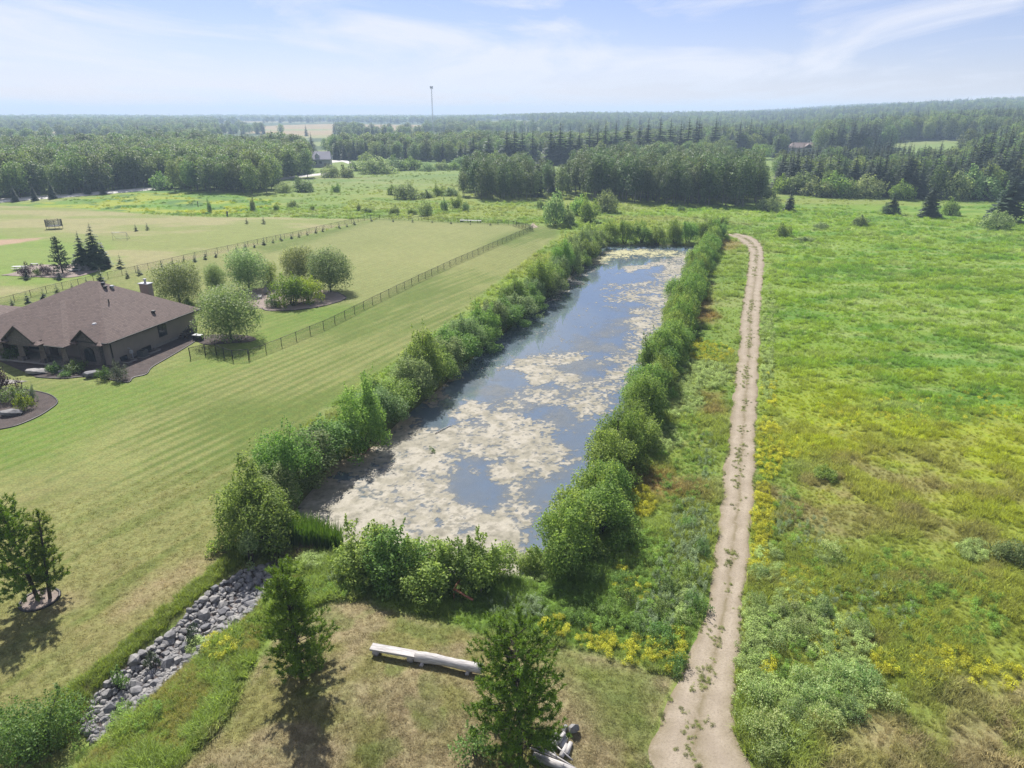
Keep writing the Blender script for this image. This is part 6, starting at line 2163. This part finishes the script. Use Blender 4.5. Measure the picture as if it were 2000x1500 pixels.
def joined(parts, seed):
    vs = []; q = []; t = []; qm = []; o = 0
    mats = []
    for i, (n_, me) in enumerate(parts):
        nv = len(me.vertices)
        co = np.empty(nv * 3, np.float32); me.vertices.foreach_get('co', co)
        vs.append(co.reshape(-1, 3))
        for p in me.polygons:
            f = [v + o for v in p.vertices]
            if len(f) == 4:
                q.append(f); qm.append(i)
        o += nv
        mats.append(me.materials[0])
    return mesh_np('forest_tree', np.vstack(vs), quads=q, mats=mats, qm=qm)


# (outline in the photograph, spacing m, share of spruce, broadleaf height, spruce height, place, narrow broadleaves)
WOODS = [
    ([(-160, 402), (100, 385), (330, 364), (345, 376), (520, 381), (540, 354), (596, 348), (598, 326), (600, 316), (430, 300), (200, 300), (-160, 310)], 5.6, 0.05, 14.5, 16, 'the roadside wood left of the white house', False),
    ([(655, 314), (750, 314), (900, 318), (1040, 314), (1130, 316), (1230, 330), (1330, 338), (1425, 318), (1420, 296), (1200, 285), (900, 282), (640, 296)], 6.5, 0.26, 13.5, 15.5, 'the wood behind the middle fields', False),
    ([(905, 390), (1040, 390), (1044, 352), (920, 352)], 4.2, 0.0, 13.0, 15, 'the aspen grove beyond the pond', True),
    ([(1044, 384), (1130, 388), (1130, 366), (1050, 366)], 5.2, 0.12, 12.0, 15, 'the aspen grove beyond the pond', True),
    ([(1130, 390), (1200, 394), (1330, 402), (1480, 404), (1494, 388), (1470, 358), (1400, 348), (1200, 346), (1130, 348)], 4.2, 0.0, 15.0, 15, 'the aspen grove beyond the pond', True),
    ([(1512, 374), (1600, 380), (1750, 387), (2000, 392), (2250, 400), (2300, 340), (1950, 334), (1850, 336), (1760, 338), (1650, 334), (1560, 326), (1518, 338)], 5.2, 0.55, 12.5, 16, 'the wood along the right meadow', False),
    ([(1980, 392), (2250, 400), (2300, 330), (1900, 322), (1880, 350)], 6.0, 0.5, 16, 20, 'the wood along the right meadow', False),
    ([(1395, 302), (1500, 300), (1540, 303), (1600, 298), (1750, 295), (1850, 296), (2300, 318), (2300, 285), (1900, 280), (1300, 284)], 7.0, 0.5, 18, 22, 'the wooded rise behind the right-hand house', False),
]


def build_woods():
    trees = []       # (r, x, y, kind, h, place)
    for poly, sp, sf, hb, hs, place, narrow in WOODS:
        pl_ = plan(poly)
        lo = pl_.min(0); hi = pl_.max(0)
        gx = np.arange(lo[0], hi[0], sp); gy = np.arange(lo[1], hi[1], sp)
        X, Y = np.meshgrid(gx, gy)
        X = X.ravel() + RNG.normal(size=X.size) * sp * 0.33; Y = Y.ravel() + RNG.normal(size=Y.size) * sp * 0.33
        ins = sdpoly(pl_, X, Y, 10) < RNG.normal(size=X.size) * 1.5
        X = X[ins]; Y = Y[ins]
        cl = fbm(X / 40, Y / 40, 3, 301)
        for x, y, c_ in zip(X, Y, cl):
            s = RNG.random() < sf * (0.35 + 1.3 * smooth(0.42, 0.58, c_))
            k = 'spruce' if s else ('aspen' if narrow else 'poplar')
            h = (hs if s else hb) * (0.72 + 0.42 * RNG.random())
            # lower young trees on the sight line to the brown-roofed house
            pxx = 1000 + FPX * x / (y * cos(PITCH) + CAM_H * sin(PITCH))
            if 1525 < pxx < 1605 and y > 380:
                h *= 0.66
            if y > 560 and 1535 < pxx < 1592:
                continue
            trees.append((hypot(x, y), x, y, k, h, place))
    # emergent spruces seen against the distance
    for px, py, ty in [(440, 312, 255), (430, 312, 262), (478, 310, 250), (498, 310, 262), (535, 308, 252), (346, 322, 290), (373, 320, 285), (405, 320, 275), (1075, 322, 240), (1093, 322, 234), (1112, 322, 244), (1130, 322, 250), (1180, 318, 232), (1200, 318, 236), (1222, 318, 228), (1245, 318, 234), (1262, 318, 222), (1285, 318, 226),
                       (1150, 318, 240), (1165, 318, 240), (1700, 330, 262), (1730, 330, 255), (1795, 350, 288), (1842, 352, 292), (1905, 340, 260), (1925, 332, 238), (1960, 340, 250), (1990, 345, 255), (1830, 330, 270), (1392, 310, 222), (1885, 372, 272), (1900, 368, 256), (1918, 360, 246), (1940, 365, 252), (1952, 358, 240), (1972, 372, 262), (1985, 362, 238), (1998, 368, 250), (2015, 372, 246), (1868, 366, 284), (1780, 356, 292), (1815, 360, 284), (1640, 350, 282), (1655, 352, 290), (1590, 356, 300), (990, 318, 246), (1005, 318, 240), (1020, 318, 248), (1040, 318, 252), (955, 318, 254), (925, 318, 256), (1305, 318, 228), (1325, 318, 234), (1340, 316, 226), (610, 300, 256), (700, 306, 258), (1440, 306, 232), (1460, 304, 228), (1480, 304, 236), (1620, 304, 240), (1660, 302, 232), (1690, 302, 236), (1500, 304, 238), (330, 318, 288), (250, 330, 300), (120, 335, 300), (60, 330, 296), (1355, 312, 216), (1360, 312, 222)]:
        x, y, z = P(px, py)
        d = hypot(x, y)
        # height that reaches the row ty
        el = atan((750 - ty) / FPX) - PITCH
        h = CAM_H + y * tan(el) - z
        trees.append((d, x, y, 'spruce', max(10, min(h, 30)), 'the wood with tall spire tops'))
    trees.sort(key=lambda t: t[0])
    count = {}
    rest = []
    names = {'spruce': 'spruce_tree', 'aspen': 'aspen_tree', 'poplar': 'poplar_tree'}
    words = {'spruce': 'dark pointed spruce in ', 'aspen': 'slender grey-green aspen in ', 'poplar': 'rounded leafy poplar in '}
    cap = {'spruce': 250, 'aspen': 280, 'poplar': 290}
    protos = {'spruce': FIR, 'aspen': ASPEN, 'poplar': POPLAR}
    base = {'spruce': 18.0, 'aspen': 14.0, 'poplar': 15.0}
    for r, x, y, k, h, place in trees:
        az = abs(math.degrees(atan2(x, y)))
        n = count.get(k, 0)
        s = h / base[k]
        w = s * (0.9 + 0.4 * RNG.random()) * (1.25 if place.endswith('spire tops') else 1)
        if n < cap[k] and az < 38.5:
            count[k] = n + 1
            g = {'spruce': 'spruces in ', 'aspen': 'aspens in ', 'poplar': 'poplars in '}[k] + place
            plant(names[k], words[k] + place, 'tree', protos[k][int(RNG.integers(4))], (x, y, hz(x, y) - 0.1), RNG.random() * 6.28, (w, w, s), g)
        else:
            rest.append((x, y, {'spruce': 0, 'aspen': 1, 'poplar': 2}[k], w, s))
    # the far woods, out to the horizon
    n = 26000
    r = 560.0 * (6200 / 560.0) ** RNG.random(n)
    a = np.radians(-42 + 84 * RNG.random(n))
    x = r * np.sin(a); y = r * np.cos(a)
    deg = np.degrees(a)
    ok = np.ones(n, bool)
    for f in FIELDS + CLEAR:
        ok &= sdpoly(f, x, y, 30) > 4
    ok &= open_land(x, y) < 0.5
    pxx = 1000 + FPX * x / (y * cos(PITCH) + CAM_H * sin(PITCH))
    ok &= ~((pxx > 1535) & (pxx < 1592) & (r < 680))
    ok &= ~((pxx > 598) & (pxx < 652) & (r < 600))
    # keep the view over the tan fields open
    ok &= ~((deg > -22) & (deg < -5) & (r > 640) & (r < 2400) & (fbm(x / 160, y / 90, 3, 305) > 0.36))
    x = x[ok]; y = y[ok]; r = r[ok]; deg = deg[ok]
    sp = RNG.random(len(x)) < (0.18 + 0.32 * smooth(0, 22, deg)) * (0.4 + 1.2 * smooth(0.42, 0.58, fbm(x / 160, y / 160, 3, 307)))
    grow = 1 + 1.6 * smooth(1100, 4500, r)
    for i in range(len(x)):
        s = (0.75 + 0.45 * RNG.random())
        if sp[i]:
            rest.append((x[i], y[i], 0, s * grow[i] * 1.05, s * (0.95 + 0.12 * grow[i])))
        else:
            rest.append((x[i], y[i], 2, s * grow[i] * 1.35, s * (0.95 + 0.1 * grow[i])))
    rest = np.array(rest)
    for kind, protos_, nm, lab in ((0, FIR, 'spruce_forest', 'hazy dark mass of spruce tops in the woods towards the horizon'), (1, ASPEN, 'aspen_thicket', 'inner mass of the aspen grove behind its front rows'), (2, POPLAR, 'mixed_forest', 'hazy mass of broadleaf trees in the woods towards the horizon')):
        q = rest[rest[:, 2] == kind]
        if len(q) == 0:
            continue
        z = H(q[:, 0], q[:, 1]) - 0.2
        pts = np.stack([q[:, 0], q[:, 1], z], 1)
        rot = np.stack([z * 0, z * 0, RNG.random(len(q)) * 6.28], 1)
        scl = np.stack([q[:, 3], q[:, 3], q[:, 4]], 1)
        scatter(nm, lab, 'forest', pts, rot, scl, np.ones((len(q), 4)), [joined(p, 0) for p in protos_])
    return len(rest)


build_woods()
# undergrowth bushes along the wood's edges
for i, (px, py, w, h) in enumerate([(1530, 378, 34, 28), (1560, 378, 50, 34), (1600, 384, 50, 30), (1630, 384, 60, 36), (1690, 386, 50, 34), (1650, 386, 30, 26), (1760, 390, 40, 28), (1860, 390, 44, 40), (1905, 390, 60, 46),
                                    (700, 333, 40, 18), (735, 338, 60, 26), (760, 333, 50, 24), (805, 332, 44, 20), (836, 334, 26, 14), (862, 332, 28, 16), (887, 332, 26, 14), (905, 326, 34, 18), (940, 322, 46, 18), (975, 324, 46, 22), (1010, 324, 40, 18), (1060, 318, 40, 18), (715, 317, 30, 16), (1440, 352, 20, 12)]):
    c = P(px, py)
    k = sqrt(c[0] ** 2 + c[1] ** 2 + CAM_H ** 2) / FPX
    g = 'right' if px > 1400 else 'mid'
    lab = 'rounded grey-green bush at the edge of the wood along the right meadow' if g == 'right' else 'low grey-green willow bush along the far side of the middle fields'
    plant('edge_bush', lab, 'bush', BUSH[i % 3], c, RNG.random() * 6, (w * k / 4.0 * 1.1, w * k / 4.0 * 1.1, h * k / 3.0 * 1.05), 'bushes edging the right wood' if g == 'right' else 'bushes beyond the middle fields')
for px, py, w, h, lab in ((1488, 312, 40, 26, 'spreading bright yellow-green tree on the clearing left of the brown-roofed house'), (1460, 310, 18, 16, 'small yellow-green tree left of the spreading bright tree on the clearing'), (1446, 306, 12, 16, 'smallest green tree at the left of the far clearing')):
    c = P(px, py)
    k = sqrt(c[0] ** 2 + c[1] ** 2 + CAM_H ** 2) / FPX
    plant('bright_tree', lab, 'tree', lime, c, 0.5, (w * k / 3.0, w * k / 3.0, h * k / 5.0))
for i, (px, py, h) in enumerate([(30, 394, 26), (68, 392, 26), (103, 388, 30), (138, 382, 16), (172, 381, 30), (202, 380, 26)]):
    c = P(px, py)
    k = sqrt(c[0] ** 2 + c[1] ** 2 + CAM_H ** 2) / FPX
    plant('roadside_spruce', 'young thin spruce in the spaced row along the near side of the far road', 'tree', SPR[i % 2], c, RNG.random() * 6, (h * k / 8.0 * .8, h * k / 8.0 * .8, h * k / 8.0), 'young spruces spaced along the far road')


# ------------------------------------------------------------------ haze
def build_haze():
    R = 6900.0
    mb = MB().box(0, 0, 45, 2 * R, 2 * R, 110)
    m = bpy.data.materials.new('haze_air'); m.use_nodes = True
    nt = m.node_tree; nt.nodes.clear()
    out = nt.nodes.new('ShaderNodeOutputMaterial')
    v = nt.nodes.new('ShaderNodeVolumePrincipled')
    v.inputs['Color'].default_value = (0.60, 0.79, 1.0, 1)
    v.inputs['Density'].default_value = 0.00030
    v.inputs['Anisotropy'].default_value = 0.0
    nt.links.new(v.outputs[0], out.inputs['Volume'])
    o = link('haze', mb.mesh('haze', m))
    tag(o, 'thin pale blue haze lying over the whole landscape', 'haze', kind='stuff')


build_haze()
